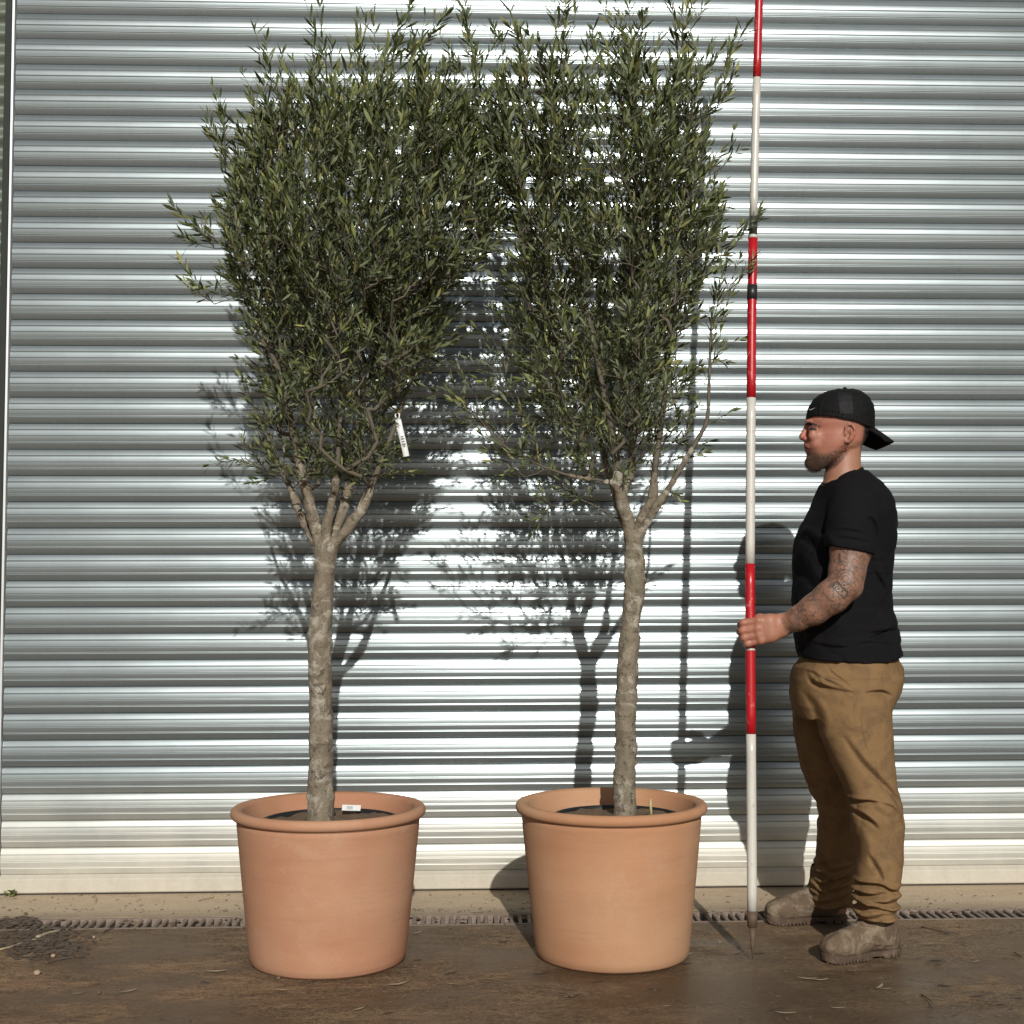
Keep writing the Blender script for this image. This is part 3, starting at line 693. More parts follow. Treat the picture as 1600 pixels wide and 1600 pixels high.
crown1 = [(160, 500, 670, .35), (182, 462, 700, .8), (212, 428, 720, 1.1), (250, 402, 732, 1.15), (300, 378, 752, 1.1), (350, 362, 762, 1.2), (400, 368, 752, 1.35), (440, 370, 715, 1.35), (480, 392, 682, 1.5), (520, 405, 676, 1.6), (560, 415, 665, 1.5), (600, 422, 640, 1.3), (640, 428, 615, 1.0), (690, 432, 598, .75), (730, 440, 588, .6), (762, 465, 578, .35)]
sp1 = [(352, 215, 0), (355, 260, .05), (315, 365, 0), (318, 385, .1), (318, 455, 0), (335, 475, -.1), (602, 85, .05), (655, 80, 0), (640, 95, .1), (510, 105, 0), (735, 135, 0), (560, 115, 0), (425, 135, -.05), (384, 716, -.1), (445, 735, -.1), (455, 752, -.08), (470, 700, -.12), (500, 700, -.12), (520, 720, -.1), (540, 735, -.1), (565, 745, -.08), (585, 748, -.06), (575, 715, -.1), (600, 720, -.02), (550, 690, -.12), (520, 670, -.14), (590, 690, -.1), (495, 740, .06), (530, 755, .05), (480, 725, .08), (560, 760, .05), (600, 740, 0), (430, 700, -.1), (420, 670, -.1), (450, 650, -.12), (480, 660, -.14), (400, 728, -.08), (415, 735, 0), (640, 640, 0)]
limbs1 = [
    ([(505, 862, 0), (492, 822, 0), (484, 790, -.02), (476, 758, -.03), (466, 715, -.04), (457, 672, -.05), (449, 630, -.06), (440, 590, -.06), (425, 556, -.07), (409, 530, -.08)], 0.0155, 0.0072),
    ([(500, 862, 0), (480, 828, .03), (464, 790, .05), (452, 760, .06), (432, 722, .07), (415, 690, .08), (398, 640, .08)], 0.0126, 0.0056),
    ([(508, 862, 0), (513, 815, -.02), (520, 780, -.04), (526, 740, -.05), (530, 680, -.05), (533, 600, -.04), (528, 500, -.03), (515, 400, -.03), (508, 330, -.03)], 0.0126, 0.0040),
    ([(510, 862, 0), (528, 815, .04), (541, 780, .07), (550, 730, .10), (560, 660, .13), (585, 560, .14), (600, 450, .15)], 0.0148, 0.0048),
    ([(512, 862, 0), (538, 832, -.01), (560, 803, -.02), (575, 775, -.02), (590, 735, -.02), (612, 680, 0), (640, 600, .02), (668, 520, .04)], 0.0155, 0.0048)]
tree1, nl1 = make_tree('olive_tree', 'olive tree in the left terracotta pot, denser rounded crown with white tag', '', P1, P1[1]+.005,
    [(1290, 480, 523), (1240, 481, 521), (1180, 482, 521), (1100, 482, 520), (1000, 481, 519), (955, 484, 520), (920, 489, 522), (890, 494, 522), (868, 493, 526), (855, 492, 529)],
    (508, 855), limbs1, crown1, 1100, 5, 1.25, [(508, 1195, .013, 1), (505, 1160, .008, 1), (490, 1100, .006, 0), (495, 1045, .008, 1), (503, 978, .006, 1), (518, 985, .007, 0), (501, 1000, .009, 1), (484, 1175, .006, 0), (505, 1128, .006, 1), (500, 1060, .006, 0), (482, 1245, .008, 0), (520, 1245, .008, 0)], sp1, 'two potted olive trees')
crown2 = [(110, 805, 1075, .20), (140, 798, 1085, .40), (180, 768, 1090, .62), (240, 765, 1092, .85), (300, 785, 1098, .9), (350, 800, 1108, .85), (400, 812, 1108, .88), (450, 812, 1095, .9), (500, 818, 1072, 1.05), (550, 818, 1065, 1.0), (600, 836, 1062, .9), (640, 848, 1052, .95), (680, 880, 1045, .75), (722, 910, 1030, .45)]
sp2 = [(868, 55, 0), (960, 58, .05), (1078, 52, 0), (1065, 75, 0), (820, 75, 0), (1005, 88, 0), (730, 130, 0), (745, 105, .1), (1130, 110, 0), (1133, 150, 0), (1130, 260, .05), (1142, 378, 0), (1128, 405, .1), (1138, 455, 0), (1120, 480, 0), (1125, 530, .05), (1118, 490, -.05),
       (900, 690, -.08), (920, 710, -.1), (945, 690, -.12), (975, 690, -.12), (1000, 680, -.12), (1010, 700, -.1), (990, 720, .06), (950, 730, .06), (930, 670, -.12), (960, 650, -.14), (1000, 650, -.14), (1030, 655, -.1), (1050, 720, .02), (1015, 735, .08), (880, 670, -.1), (735, 640, -.1), (750, 650, -.1), (765, 668, -.08), (780, 680, 0), (745, 622, -.15), (790, 700, -.05), (800, 730, 0), (820, 745, 0), (840, 720, 0), (860, 745, .05), (850, 800, -.05), (862, 790, -.05), (880, 760, 0), (905, 780, 0), (930, 790, 0), (780, 600, -.1), (800, 620, -.05), (830, 660, 0), (1095, 640, 0), (1060, 700, 0), (1075, 690, .03), (1048, 770, 0), (1100, 600, 0), (1105, 560, .03), (770, 530, -.1), (785, 560, -.08), (800, 520, 0), (870, 690, .05), (900, 720, 0)]
limbs2 = [
    ([(988, 845, 0), (981, 815, -.01), (972, 785, -.02), (966, 745, -.03), (960, 700, -.03), (953, 655, -.04), (940, 600, -.04), (925, 520, -.04), (900, 420, -.03), (880, 330, -.03)], 0.0184, 0.0040),
    ([(984, 842, 0), (970, 800, .04), (955, 750, .07), (942, 705, .09), (925, 640, .11), (900, 560, .13), (880, 470, .14)], 0.0128, 0.0040),
    ([(993, 845, 0), (1005, 805, .02), (1020, 775, .02), (1023, 735, .02), (1030, 685, .03), (1038, 620, .04), (1045, 540, .05), (1058, 460, .05), (1063, 380, .05), (1062, 300, .05)], 0.0136, 0.0040),
    ([(996, 843, 0), (1018, 803, -.02), (1040, 770, -.03), (1072, 718, -.03), (1092, 683, -.03), (1105, 655, -.03), (1108, 600, -.02), (1110, 540, -.02), (1113, 480, -.02)], 0.0104, 0.0028),
    ([(972, 760, 0), (940, 751, -.05), (900, 745, -.08), (870, 737, -.10), (820, 716, -.13), (780, 690, -.15), (745, 650, -.16)], 0.0048, 0.0024),
    ([(970, 780, .02), (985, 740, .06), (990, 680, .09), (1000, 600, .12), (1000, 480, .14), (990, 360, .15)], 0.0120, 0.0040)]
tree2, nl2 = make_tree('olive_tree', 'taller looser olive tree in the right terracotta pot beside the striped pole', '', P2, P2[1]+.005,
    [(1285, 957, 994), (1240, 958, 994), (1190, 960, 995), (1100, 961, 996), (1050, 963, 998), (1000, 967, 1000), (950, 972, 1002), (920, 975, 1007), (900, 977, 1008), (880, 975, 1008), (855, 976, 1004), (838, 975, 1005)],
    (988, 838), limbs2, crown2, 920, 9, 1.1, [(1006, 905, .012, 0), (990, 890, .005, 1), (978, 925, .007, 0), (980, 1037, .008, 1), (1003, 975, .007, 0), (975, 985, .006, 0), (963, 1170, .008, 0), (995, 1200, .009, 0), (975, 1130, .005, 0), (985, 1110, .004, 1), (968, 1235, .006, 1), (985, 1220, .005, 1), (997, 950, .005, 1)], sp2, 'two potted olive trees')
print('leaves', nl1, nl2)
# white loop tag hanging in the left crown
tg = thing('plant_tag', 'long white paper tag hanging from the right side of the left olive crown', 'plant tag', tuple(at(618, 645, P1[1]-.12)))
P = [at(x, y, P1[1]-.12+dy) for x, y, dy in ((622, 655, 0), (625, 670, -.006), (630, 690, -.008), (635, 713, -.002))]; P = smoothpath(np.array(P), 12)
V = []; Fc = []
for i, p in enumerate(P):
    t = P[min(i+1, 11)]-P[max(i-1, 0)]; s = np.cross(t, (0, 1, 0)); s /= np.linalg.norm(s); w = .0085 if i else .0075
    for d in (0, .0008): V += [p-s*w+np.array([0, d, 0]), p+s*w+np.array([0, d, 0])]
for i in range(11):
    a = i*4; Fc += [(a, a+1, a+5, a+4), (a+3, a+2, a+6, a+7), (a+2, a, a+4, a+6), (a+1, a+3, a+7, a+5)]
mesh('tag_strip', V, Fc, M_white, tg)
for i, (fx, w) in enumerate([(6.0, .006), (6.6, .009), (7.3, .007), (8.0, .010), (8.5, .006)]):
    j = int(fx); p = P[j]+(P[j+1]-P[j])*(fx-j); quadplate('printed_line', p+np.array([0, -.0012, 0]), P[j+1]-P[j], np.cross(P[j+1]-P[j], (0, 1, 0)), .004, w, .0003, M_print, tg)
L = [at(x, y, P1[1]-.12) for x, y in ((622, 656), (618, 651), (618, 647), (621, 645), (624, 648), (623, 656))]
V, Fc = tube(smoothpath(np.array(L), 24), [.0022]*24, 6); mesh('tag_loop', V, Fc, M_white, tg)
# ================================================================== RANGING POLE
rp_ = thing('ranging_pole', 'tall red and white banded ranging pole with a rusty spike, held upright by the man', 'surveying pole', tuple(ground(1176, 1502)))
PX = [(1500, 1176), (1423, 1175.2), (1147, 1173.5), (985, 1172.2), (881, 1172), (700, 1173), (622, 1173.8), (500, 1174.6), (370, 1176.5), (200, 1180.5), (0, 1186), (-160, 1191)]
def pole_pt(y):
    Y = -.944+.2*(1500-y)/1500; xs = np.interp(-y, [-a for a, b in PX], [b for a, b in PX]); return at(xs, y, Y)
def seg(y0, y1, r0, r1, mat, name, n=None):
    ys = np.linspace(y0, y1, n or max(2, int(abs(y1-y0)/30)+1)); P = [pole_pt(y) for y in ys]; V, Fc = tube(P, np.linspace(r0, r1, len(P)), 20); o = mesh(name, V, Fc, mat, rp_)
    for p in o.data.polygons:
        if len(p.vertices) > 4: p.use_smooth = False
    return o
seg(1500, 1448, .0012, .0105, M_rust, 'spike', 3); seg(1448, 1423, .0145, .0150, M_rust, 'spike_collar', 2)
for y0, y1, r, m, nm in ((1423, 1147, .0142, M_cream, 'white_band'), (1147, 881, .0142, M_red, 'red_band'), (881, 622, .0139, M_cream, 'white_band'), (622, 371, .0138, M_red, 'red_band'), (339, 122, .0124, M_cream, 'white_band'), (122, -152, .0124, M_red, 'red_band')):
    seg(y0, y1, r, r, m, nm)
seg(371, 339, .0128, .0128, simple('dull_steel_joint', (.16, .17, .15), .4, .8, .3, 40), 'steel_joint', 2); seg(373, 368, .0150, .0150, M_cream, 'joint_ring', 2)
seg(468.5, 446, .0152, .0152, M_tape, 'tape_wrap', 2); seg(1016.5, 1013.5, .0146, .0146, M_cream, 'joint_ring', 2)

# ================================================================== PERSON
PYC = -.76
man = thing('person', 'man in black t-shirt, tan trousers and backwards black cap holding the striped pole', 'person', tuple(at(1330, 1480, -.75)[:2])+(0,))
# ---------------- body
b = SDF((.74, -1.06, .02), (1.40, -.42, 1.70), .0034)
HY = PYC
b.loft([(735, 1262, 1352, HY, .045), (755, 1288, 1362, HY, .115), (775, 1284, 1374, HY, .15), (800, 1275, 1382, HY, .16), (860, 1254, 1384, HY, .15), (950, 1252, 1378, HY, .145), (1030, 1262, 1394, HY, .15), (1075, 1262, 1390, HY, .15)][1:], .02)
b.loft([(1060, 1268, 1386, -.85, .072), (1180, 1305, 1384, -.87, .066), (1280, 1338, 1400, -.90, .052), (1360, 1348, 1398, -.91, .044), (1405, 1356, 1392, -.903, .033), (1450, 1358, 1391, -.902, .031)], .02)
b.loft([(1060, 1256, 1366, -.67, .072), (1180, 1262, 1345, -.63, .066), (1280, 1286, 1338, -.58, .050), (1350, 1284, 1330, -.53, .042), (1390, 1286, 1322, -.508, .033), (1425, 1290, 1320, -.506, .031)], .02)
# neck, skull, jaw
b.loft([(655, 1298, 1349, HY, .050), (690, 1299, 1345.5, HY, .052), (715, 1294, 1343.5, HY, .054), (735, 1290, 1344, HY, .058), (752, 1287, 1350, HY, .066), (775, 1285, 1360, HY, .09)], .012, 2.1)
b.loft([(613, 1303, 1338, HY, .022), (617, 1292, 1346, HY, .042), (625, 1279, 1355, HY, .060), (636, 1269, 1360, HY, .070), (648, 1262.5, 1361.5, HY, .0745), (658, 1260.5, 1361, HY, .0755), (664, 1259.5, 1360, HY, .0745), (672, 1262, 1358, HY, .072), (682, 1262.5, 1354, HY, .0715), (692, 1262, 1348, HY, .070), (700, 1263, 1340, HY, .066), (706, 1266, 1330, HY, .058)], .008, 2.15, .22)
b.loft([(682, 1262.5, 1330, HY, .066), (692, 1260.5, 1324, HY, .065), (700, 1261, 1320, HY, .063), (708, 1262, 1317, HY, .060), (715, 1261.5, 1312, HY, .055), (722, 1260, 1304, HY, .048), (728, 1260.5, 1294, HY, .040), (733, 1263, 1284, HY, .030), (736, 1266, 1280, HY, .02)], .010, 2.1, .34)
def hp(x, y, dy): return at(x, y, HY+dy)
# brow, nose, lips, chin
for s in (-1, 1):
    b.chain([hp(1262.5, 661, s*.008), hp(1262.5, 659.5, s*.022), hp(1268, 660.5, s*.045)], [.0055, .006, .004], .008)
    b.ell(hp(1263.0, 669.5, s*.033), (.0080, .016, .0080), .010, 'cut')
    b.ell(hp(1269.5, 669.5, s*.031), (.0125, .014, .0115), .002)
    b.cap(hp(1264.8, 666.6, s*.018), hp(1270.5, 668.4, s*.047), .0030, .0028, .007)
    b.cap(hp(1266.2, 673.2, s*.020), hp(1270, 672.6, s*.042), .0024, .0024, .003)
    b.ell(hp(1272, 681, s*.040), (.018, .011, .013), .016)
    b.ell(hp(1258.5, 685.5, s*.0125), (.0075, .0065, .0065), .004)
    b.ell(hp(1256.5, 689.0, s*.0075), (.0042, .0032, .0030), .002, 'cut')
b.chain([hp(1261, 664, 0), hp(1260, 669, 0), hp(1257.4, 675, 0), hp(1254.0, 681, 0), hp(1253.4, 683.6, 0)], [.0075, .0066, .0078, .0088, .0088], .006)
b.chain([hp(1256, 684, 0), hp(1260, 688.5, 0)], [.0055, .006], .005)
b.chain([hp(1262, 697.5, -.021), hp(1259.5, 695.8, -.010), hp(1258.9, 695.6, 0), hp(1259.5, 695.8, .010), hp(1262, 697.5, .021)], [.0020, .0034, .0036, .0034, .0020], .004)
b.chain([hp(1263, 701, -.018), hp(1260.8, 703.4, -.008), hp(1260.6, 703.6, 0), hp(1260.8, 703.4, .008), hp(1263, 701, .018)], [.0020, .0040, .0042, .0040, .0020], .004)
b.chain([hp(1264.5, 700.6, -.024), hp(1257.5, 699.6, -.008), hp(1257, 699.4, 0), hp(1257.5, 699.6, .008), hp(1264.5, 700.6, .024)], [.0016]*5, .0025, mode='cut')
b.chain([hp(1255, 709.5, -.014), hp(1254.5, 709.5, .014)], [.0055]*2, .008, mode='cut')
b.ell(hp(1265, 723, 0), (.013, .020, .015), .012); b.ell(hp(1268, 697, 0), (.019, .046, .022), .014)
# ears
for s in (-1, 1):
    e = s*.071; b.chain([hp(1322, 684, e-s*.002), hp(1320.5, 676, e+s*.004), hp(1321, 668, e+s*.008), hp(1326, 662.8, e+s*.012), hp(1332, 664, e+s*.016), hp(1335.6, 670, e+s*.018), hp(1335, 678, e+s*.016), hp(1331.5, 685, e+s*.011), hp(1326, 690.5, e+s*.006), hp(1321.5, 690.5, e+s*.003), hp(1320, 686, e)], [.003, .0028, .003, .0036, .004, .0042, .004, .0038, .0042, .0045, .0035], .003)
    b.ell(hp(1328.5, 676, e+s*.004), (.014, .007, .022), .005); b.ell(hp(1325.8, 678.5, e+s*.013), (.0075, .009, .0105), .004, 'cut')
    b.chain([hp(1330.5, 669, e+s*.012), hp(1331, 677, e+s*.012), hp(1328, 684, e+s*.010)], [.0028, .003, .003], .003)
    b.ell(hp(1321.5, 678.5, e+s*.006), (.0035, .0032, .0045), .003)
# near arm
PH = pole_pt(985); PHY = PH[1]
sh_ = at(1334, 784, -.895); el = at(1322, 911, -.985)
b.chain([sh_, at(1332, 830, -.938), at(1329, 860, -.958), at(1323.5, 893, -.975), el], [.050, .0555, .0575, .051, .0475], .012)
b.chain([at(1321, 914, -.985), at(1300, 932, -.978), at(1272, 952.5, -.955), at(1248, 966, -.93), at(1226, 977, PHY-.030)], [.0475, .0480, .0430, .0345, .0285], .012)
b.ell(at(1331, 920, -.985), (.018, .02, .02), .02)
# hand round the pole
kn = [((1185, 970), (1161, 973.5), (1157.5, 976), (1168, 977)), ((1184, 981.5), (1159.5, 985.5), (1156.5, 987.5), (1168, 988)), ((1185.5, 992), (1162.5, 996.5), (1159.5, 998), (1170, 998.5)), ((1189, 1001), (1167.5, 1006), (1165, 1007), (1174, 1007))]
rr = [.0118, .0120, .0114, .0100]
for i, (k0, k1, k2, k3) in enumerate(kn):
    r = rr[i]
    w = at(1221, 968+i*6.3, PHY-.034+abs(i-1.5)*.002)
    b.chain([w, at((1221+k0[0])/2, (968+i*6.3+k0[1])/2, PHY-.038), at(k0[0], k0[1], PHY-.036)], [.0175, .0160, r*1.12], .014)
for i, (k0, k1, k2, k3) in enumerate(kn):
    r = rr[i]; b.chain([at(*k0, PHY-.036), at(*k1, PHY-.024), at(*k2, PHY+.004), at(*k3, PHY+.027)], [r*1.08, r, r*.93, r*.82], .0028)
    b.ell(at(*k0, PHY-.043), (.009, .008, .0095), .008)
    b.ell(at(k1[0]+1, k1[1], PHY-.028), (.0105, .0095, r*.95), .004)
b.chain([at(1219, 970, PHY-.012), at(1203, 968, PHY+.014), at(1187, 966, PHY+.026), at(1172, 970, PHY+.036)], [.0165, .0155, .0120, .0095], .010)
b.ell(at(1205, 985, PHY-.012), (.026, .018, .032), .016)
# far arm hanging on the hidden side
b.chain([at(1335, 785, -.59), at(1338, 900, -.55), at(1328, 985, -.555), at(1316, 1035, -.565)], [.056, .045, .037, .024], .02)
for q in range(4): b.chain([at(1316, 1035, -.575+q*.009), at(1311+q*2, 1056, -.58+q*.013), at(1310+q*2, 1074, -.578+q*.013), at(1316+q*2, 1088, -.578+q*.013)], [.018, .010, .009, .007], .004)
b.chain([at(1312, 1040, -.60), at(1303, 1058, -.605), at(1304, 1070, -.60)], [.014, .0095, .008], .006)
V, Q = b.nets(); V_body = V
body = fast_mesh('body', V, Q, M_skin, man)
# vertex colours: skin tone, beard, hairline, lips, brows, tattoos
px, py = proj(V.T.T) if False else (lambda d: (800+FPX*((V-CAMP)@_r2)/d, 800-FPX*((V-CAMP)@_u2)/d))((V-CAMP)@_fw)
px = px-(V[:, 1]-HY)*(px-800)/4.04*-1*0
# coordinates on the head plane so that both sides get the same marks
hx = 800+(V[:, 0]-at(800, 680, HY)[0])*(1320-800)/(at(1320, 680, HY)[0]-at(800, 680, HY)[0]); hy = 680-(V[:, 2]-at(1300, 680, HY)[2])*100/(at(1300, 580, HY)[2]-at(1300, 680, HY)[2])
ay = np.abs(V[:, 1]-HY); n1 = vnoise(V[:, 0]*60, V[:, 1]*60, V[:, 2]*60, 3); n2 = vnoise(V[:, 0]*300, V[:, 1]*300, V[:, 2]*300, 4); n3 = vnoise(V[:, 0]*18, V[:, 1]*18, V[:, 2]*18, 5)
C = np.ones((len(V), 3))*np.array([.37, .190, .122])
def blend(m, col):
    global C
    m = np.clip(m, 0, 1)[:, None]; C = C*(1-m)+np.array(col)*m
def sst(a, b_, x): t = np.clip((x-a)/(b_-a), 0, 1); return t*t*(3-2*t)
head = hy < 745
blend((head & (hx < 1318))*sst(640, 665, hy)*(1-sst(700, 720, hy))*(.32+.25*n3), (.40, .145, .105))
blend(np.exp(-((hx-1256)/7)**2-((hy-680)/9)**2)*(ay < .03)*.4, (.56, .17, .13))
ear = (hx > 1317) & (hx < 1339) & (hy > 658) & (hy < 694) & (ay > .062); blend(ear*.5, (.56, .20, .14))
# beard: cheek line from the ear down to the mouth corner, fuller at chin
line = np.interp(hx, [1255, 1262, 1270, 1280, 1292, 1304, 1314, 1322], [706, 704, 706, 710, 705, 699, 690, 684])
beard = sst(-4, 7, hy-line)*(1-sst(1311, 1320, hx+.0*hy))*(hy < 742)*(head)
beard = beard*(1-sst(-3, 4, hy-np.interp(hx, [1262, 1284, 1300, 1315, 1322], [744, 738, 729, 714, 702])))
chin = sst(706, 722, hy)*(1-sst(1290, 1312, hx))
blend(beard*(.42+.35*chin+.45*n2+.22*n1), (.070, .038, .024)); blend(beard*chin*.55, (.045, .028, .020))
mou = np.exp(-((hy-693.5)/2.4)**2)*(hx < 1266)*(ay < .028)*(ay > .0); blend(mou*.35, (.085, .05, .035))
lips = ((np.exp(-((hy-696.6)/1.9)**2)+np.exp(-((hy-703)/2.6)**2))*(hx < 1264)*(ay < .021)); blend(lips*.75, (.36, .115, .10))
brow = np.exp(-((hy-(660.5+.0*hx))/2.0)**2)*(hx < 1278)*(hx > 1258)*(ay > .009)*(ay < .058); brow = np.exp(-((hy-(659.8+.10*np.abs(hx-1268)))/2.5)**2)*sst(1282, 1274, hx)*(hx > 1257)*(ay > .007)*(ay < .062) if False else np.exp(-((hy-(661.6+.10*np.abs(hx-1267)))/2.3)**2)*(1-sst(1273, 1281, hx))*(hx > 1257)*(ay > .007)*(ay < .066); blend(brow*.25, (.045, .028, .02))
eyl = np.exp(-((hy-669.4)/2.5)**2)*(1-sst(1273, 1279, hx))*(hx > 1260)*(ay > .012)*(ay < .060); blend(eyl*.82, (.06, .035, .028))
fade = sst(1303, 1320, hx)*(1-sst(660, 690, hy-(hx-1303)*.35))*(ay > .03); blend(fade*(.35+.15*n2), (.14, .085, .06))
hair = sst(1337, 1343, hx+.0)*(hy < 712)*(1-sst(700, 712, hy)); blend(hair*.92*(hy < 712), (.018, .014, .013))
hand = (px < 1228) & (py > 940) & (py < 1030); blend(hand*(.35+.2*n3), (.43, .18, .11))
blend(((px < 1190) & hand)*np.clip(.30+n1*.3, 0, .5), (.36, .125, .085))
armm = (V[:, 1] < -.875) & (px > 1222) & (py > 840) & (py < 1000)
blend(armm*.35, (.34, .185, .115))
tat = armm*sst(1226, 1234, px)*(1-.0*px); tat = np.clip(tat, 0, 1)
for nm, arr, ty in (('skin_tone', np.c_[C, np.ones(len(C))], 'FLOAT_COLOR'), ('tattoo', tat, 'FLOAT')):
    at_ = body.data.attributes.new(nm, ty, 'POINT'); at_.data.foreach_set('color' if ty == 'FLOAT_COLOR' else 'value', np.ascontiguousarray(arr, np.float32).ravel())
# eyes
for s in (-1, 1):
    c = hp(1270.4, 669.8, s*.031); me_ = []
    def ball(name, c, r, mat, par):
        V = []; Fc = []; n = 14
        for i in range(1, n):
            for k in range(16): V.append((c[0]-r[0]*math.cos(math.pi*i/n), c[1]+r[1]*math.sin(math.pi*i/n)*math.cos(k*math.pi/8), c[2]+r[2]*math.sin(math.pi*i/n)*math.sin(k*math.pi/8)))
        for i in range(n-2):
            for k in range(16): a = i*16+k; bq = i*16+(k+1) % 16; Fc.append((a, a+16, bq+16, bq))
        V += [(c[0]-r[0], c[1], c[2]), (c[0]+r[0], c[1], c[2])]
        for k in range(16): Fc += [(len(V)-2, k, (k+1) % 16), (len(V)-1, (n-2)*16+(k+1) % 16, (n-2)*16+k)]
        return mesh(name, V, Fc, mat, par)
    ey = ball('eye', c+np.array([-.0022, s*.0008, 0]), (.0115, .0115, .0098), M_eye, man)
    ball('iris', c+np.array([-.0095, s*.001, 0]), (.0048, .0060, .0060), M_iris, ey)
# ---------------- t-shirt
s = SDF((.93, -1.07, .79), (1.40, -.45, 1.46), .0036)
rows = [(738, 1305, 1352, HY, .085), (748, 1291, 1362, HY, .125), (757, 1286, 1371, HY, .150), (772, 1281, 1380, HY, .175), (785, 1275, 1386, HY, .185), (800, 1268, 1391, HY, .187), (820, 1257, 1393, HY, .183), (840, 1247, 1393, HY, .178), (860, 1244, 1391, HY, .172), (900, 1242, 1387, HY, .165), (950, 1241, 1388, HY, .165), (968, 1241, 1394, HY, .168), (976, 1242, 1396, HY, .169), (985, 1243, 1397, HY, .171), (1000, 1246, 1401, HY, .174), (1018, 1249, 1404, HY, .176), (1040, 1250, 1405, HY, .176)]
s.loft(rows, .01, 2.35)
s.chain([at(1334, 784, -.905), at(1331, 822, -.945), at(1328.5, 858, -.965)], [.064, .0665, .0665], .02, squash=(1, .95, 1))
s.chain([at(1335, 784, -.605), at(1338, 830, -.57), at(1340, 868, -.56)], [.062, .066, .064], .02)
X, Y, Z = s.ax[0][:, None, None], s.ax[1][None, :, None], s.ax[2][None, None, :]
# cut: neckline, hem, sleeve hems
def plane_cut(s, a, b_, sign, cond=None):
    """keep the side below (sign=-1) / above (+1) the line a-b in XZ"""
    d = ((Z-a[2])-(X-a[0])*(b_[2]-a[2])/(b_[0]-a[0])); m = (d if sign < 0 else -d)
    if cond is None: s.F = np.maximum(s.F, np.broadcast_to(m, s.F.shape)).astype(np.float32)
    else: s.F = np.where(cond, np.maximum(s.F, m), s.F).astype(np.float32)
nb, nf = at(1344, 732.5, HY), at(1288, 757, HY)
plane_cut(s, nf, nb, -1, (np.abs(Y-HY) < .085) & (Z > at(1300, 775, HY)[2]))
ha, hb = at(1250, 1028, HY-.1), at(1404, 1032, HY-.1); 
hem = np.interp(s.ax[0], [at(x, 1030, HY-.1)[0] for x in (1245, 1300, 1340, 1380, 1406)], [at(1300, y, HY-.1)[2] for y in (1028, 1033, 1035.5, 1033, 1027)])[:, None, None]
s.F = np.maximum(s.F, np.broadcast_to(hem-Z, s.F.shape)).astype(np.float32)
sa, sb = at(1298, 852.5, -.99), at(1362, 866, -.99); dcut = (Z-sa[2])-(X-sa[0])*(sb[2]-sa[2])/(sb[0]-sa[0])
tors = np.array([(at(x0, y, HY)[2], at(x0, y, HY)[0], at(x1, y, HY)[0], hd) for y, x0, x1, _, hd in rows]); tors = tors[np.argsort(tors[:, 0])]
hdz = np.interp(s.ax[2], tors[:, 0], tors[:, 3])[None, None, :]
outside = (Y < HY-hdz*.96+.0) & (Y < HY-.1); s.F = np.where(outside, np.maximum(s.F, -dcut), s.F).astype(np.float32)
outside = (Y > HY+hdz*.96); s.F = np.where(outside, np.maximum(s.F, at(1330, 868, HY)[2]-Z), s.F).astype(np.float32)
wz = np.clip((at(1300, 930, HY)[2]-Z)/.08, 0, 1); 
_rd = lambda a, p: np.clip(1-np.abs(a)*2.2, 0, 1)**p
s.F += (.0048*_rd(vnoise(X*7+Z*3, Y*7, Z*17-X*5, 26), 2)*(.25+wz)+.0028*_rd(vnoise(X*12-Z*8, Y*11, Z*15+X*7, 27), 2)-.002+.0042*vnoise(X*9, Y*9, Z*26, 21)*(.3+.9*wz)+.0020*vnoise(X*20, Y*20, Z*44, 22)*(.3+wz)+.0030*vnoise(X*14+Z*10, Y*10, Z*12-X*12, 23)).astype(np.float32)
def cr(pts, w, a, Y=HY-.02): return (pts, w, a, Y)
apply_creases(s, [cr([(1300, 979), (1325, 981), (1352, 989), (1396, 984)], .006, .008), cr([(1262, 1003), (1300, 1012), (1345, 1004), (1398, 1008)], .006, .006), cr([(1296, 994), (1340, 997), (1370, 992), (1394, 977)], .005, .006),
                 cr([(1254, 818), (1268, 848), (1288, 880)], .010, .008), cr([(1250, 860), (1262, 900), (1282, 935)], .010, .006), cr([(1352, 806), (1369, 817), (1376, 838)], .006, .007, -.93), cr([(1304, 826), (1330, 830), (1360, 836)], .004, .004, -.93), cr([(1302, 838), (1330, 843), (1364, 848)], .004, .0045, -.93),
                 cr([(1300, 762), (1330, 760), (1352, 768), (1372, 780)], .0025, .002, -.85), cr([(1347, 875), (1362, 900), (1378, 926)], .007, .008), cr([(1301, 849), (1330, 853), (1362, 861)], .0016, .0020, -.93), cr([(1252, 1023), (1300, 1027.5), (1340, 1029.5), (1400, 1025)], .0016, .0018)])
s.F = np.maximum(s.F, np.broadcast_to(hem-Z, s.F.shape)).astype(np.float32)
s.F = np.where((Y < HY-hdz*.96) & (Y < HY-.1), np.maximum(s.F, -dcut), s.F).astype(np.float32)
V, Q = s.nets(); shirt = fast_mesh('tshirt', V, Q, M_shirt, man)
def ring(name, fx, fy, bx, by, ry, r, mat, lift=0, n=48, beads=False):
    f = at(fx, fy, HY); k = at(bx, by, HY); P = []
    for i in range(n+1):
        q = 2*math.pi*i/n; t = (1-math.cos(q))/2; P.append((f[0]+(k[0]-f[0])*t, HY+ry*math.sin(q), f[2]+(k[2]-f[2])*t+lift*math.sin(q)**2))
    V, Fc = tube(P, [r*(1+.35*(i % 2)) if beads else r for i in range(n+1)], 6, False); return mesh(name, V, Fc, mat, man)
o = ring('collar', 1287.5, 756.5, 1345.5, 732.5, .0745, .0048, M_shirt, -.006)
ring('necklace', 1291.5, 752.5, 1344.8, 729.5, .0615, .0015, M_gold, -.004, 120, True)
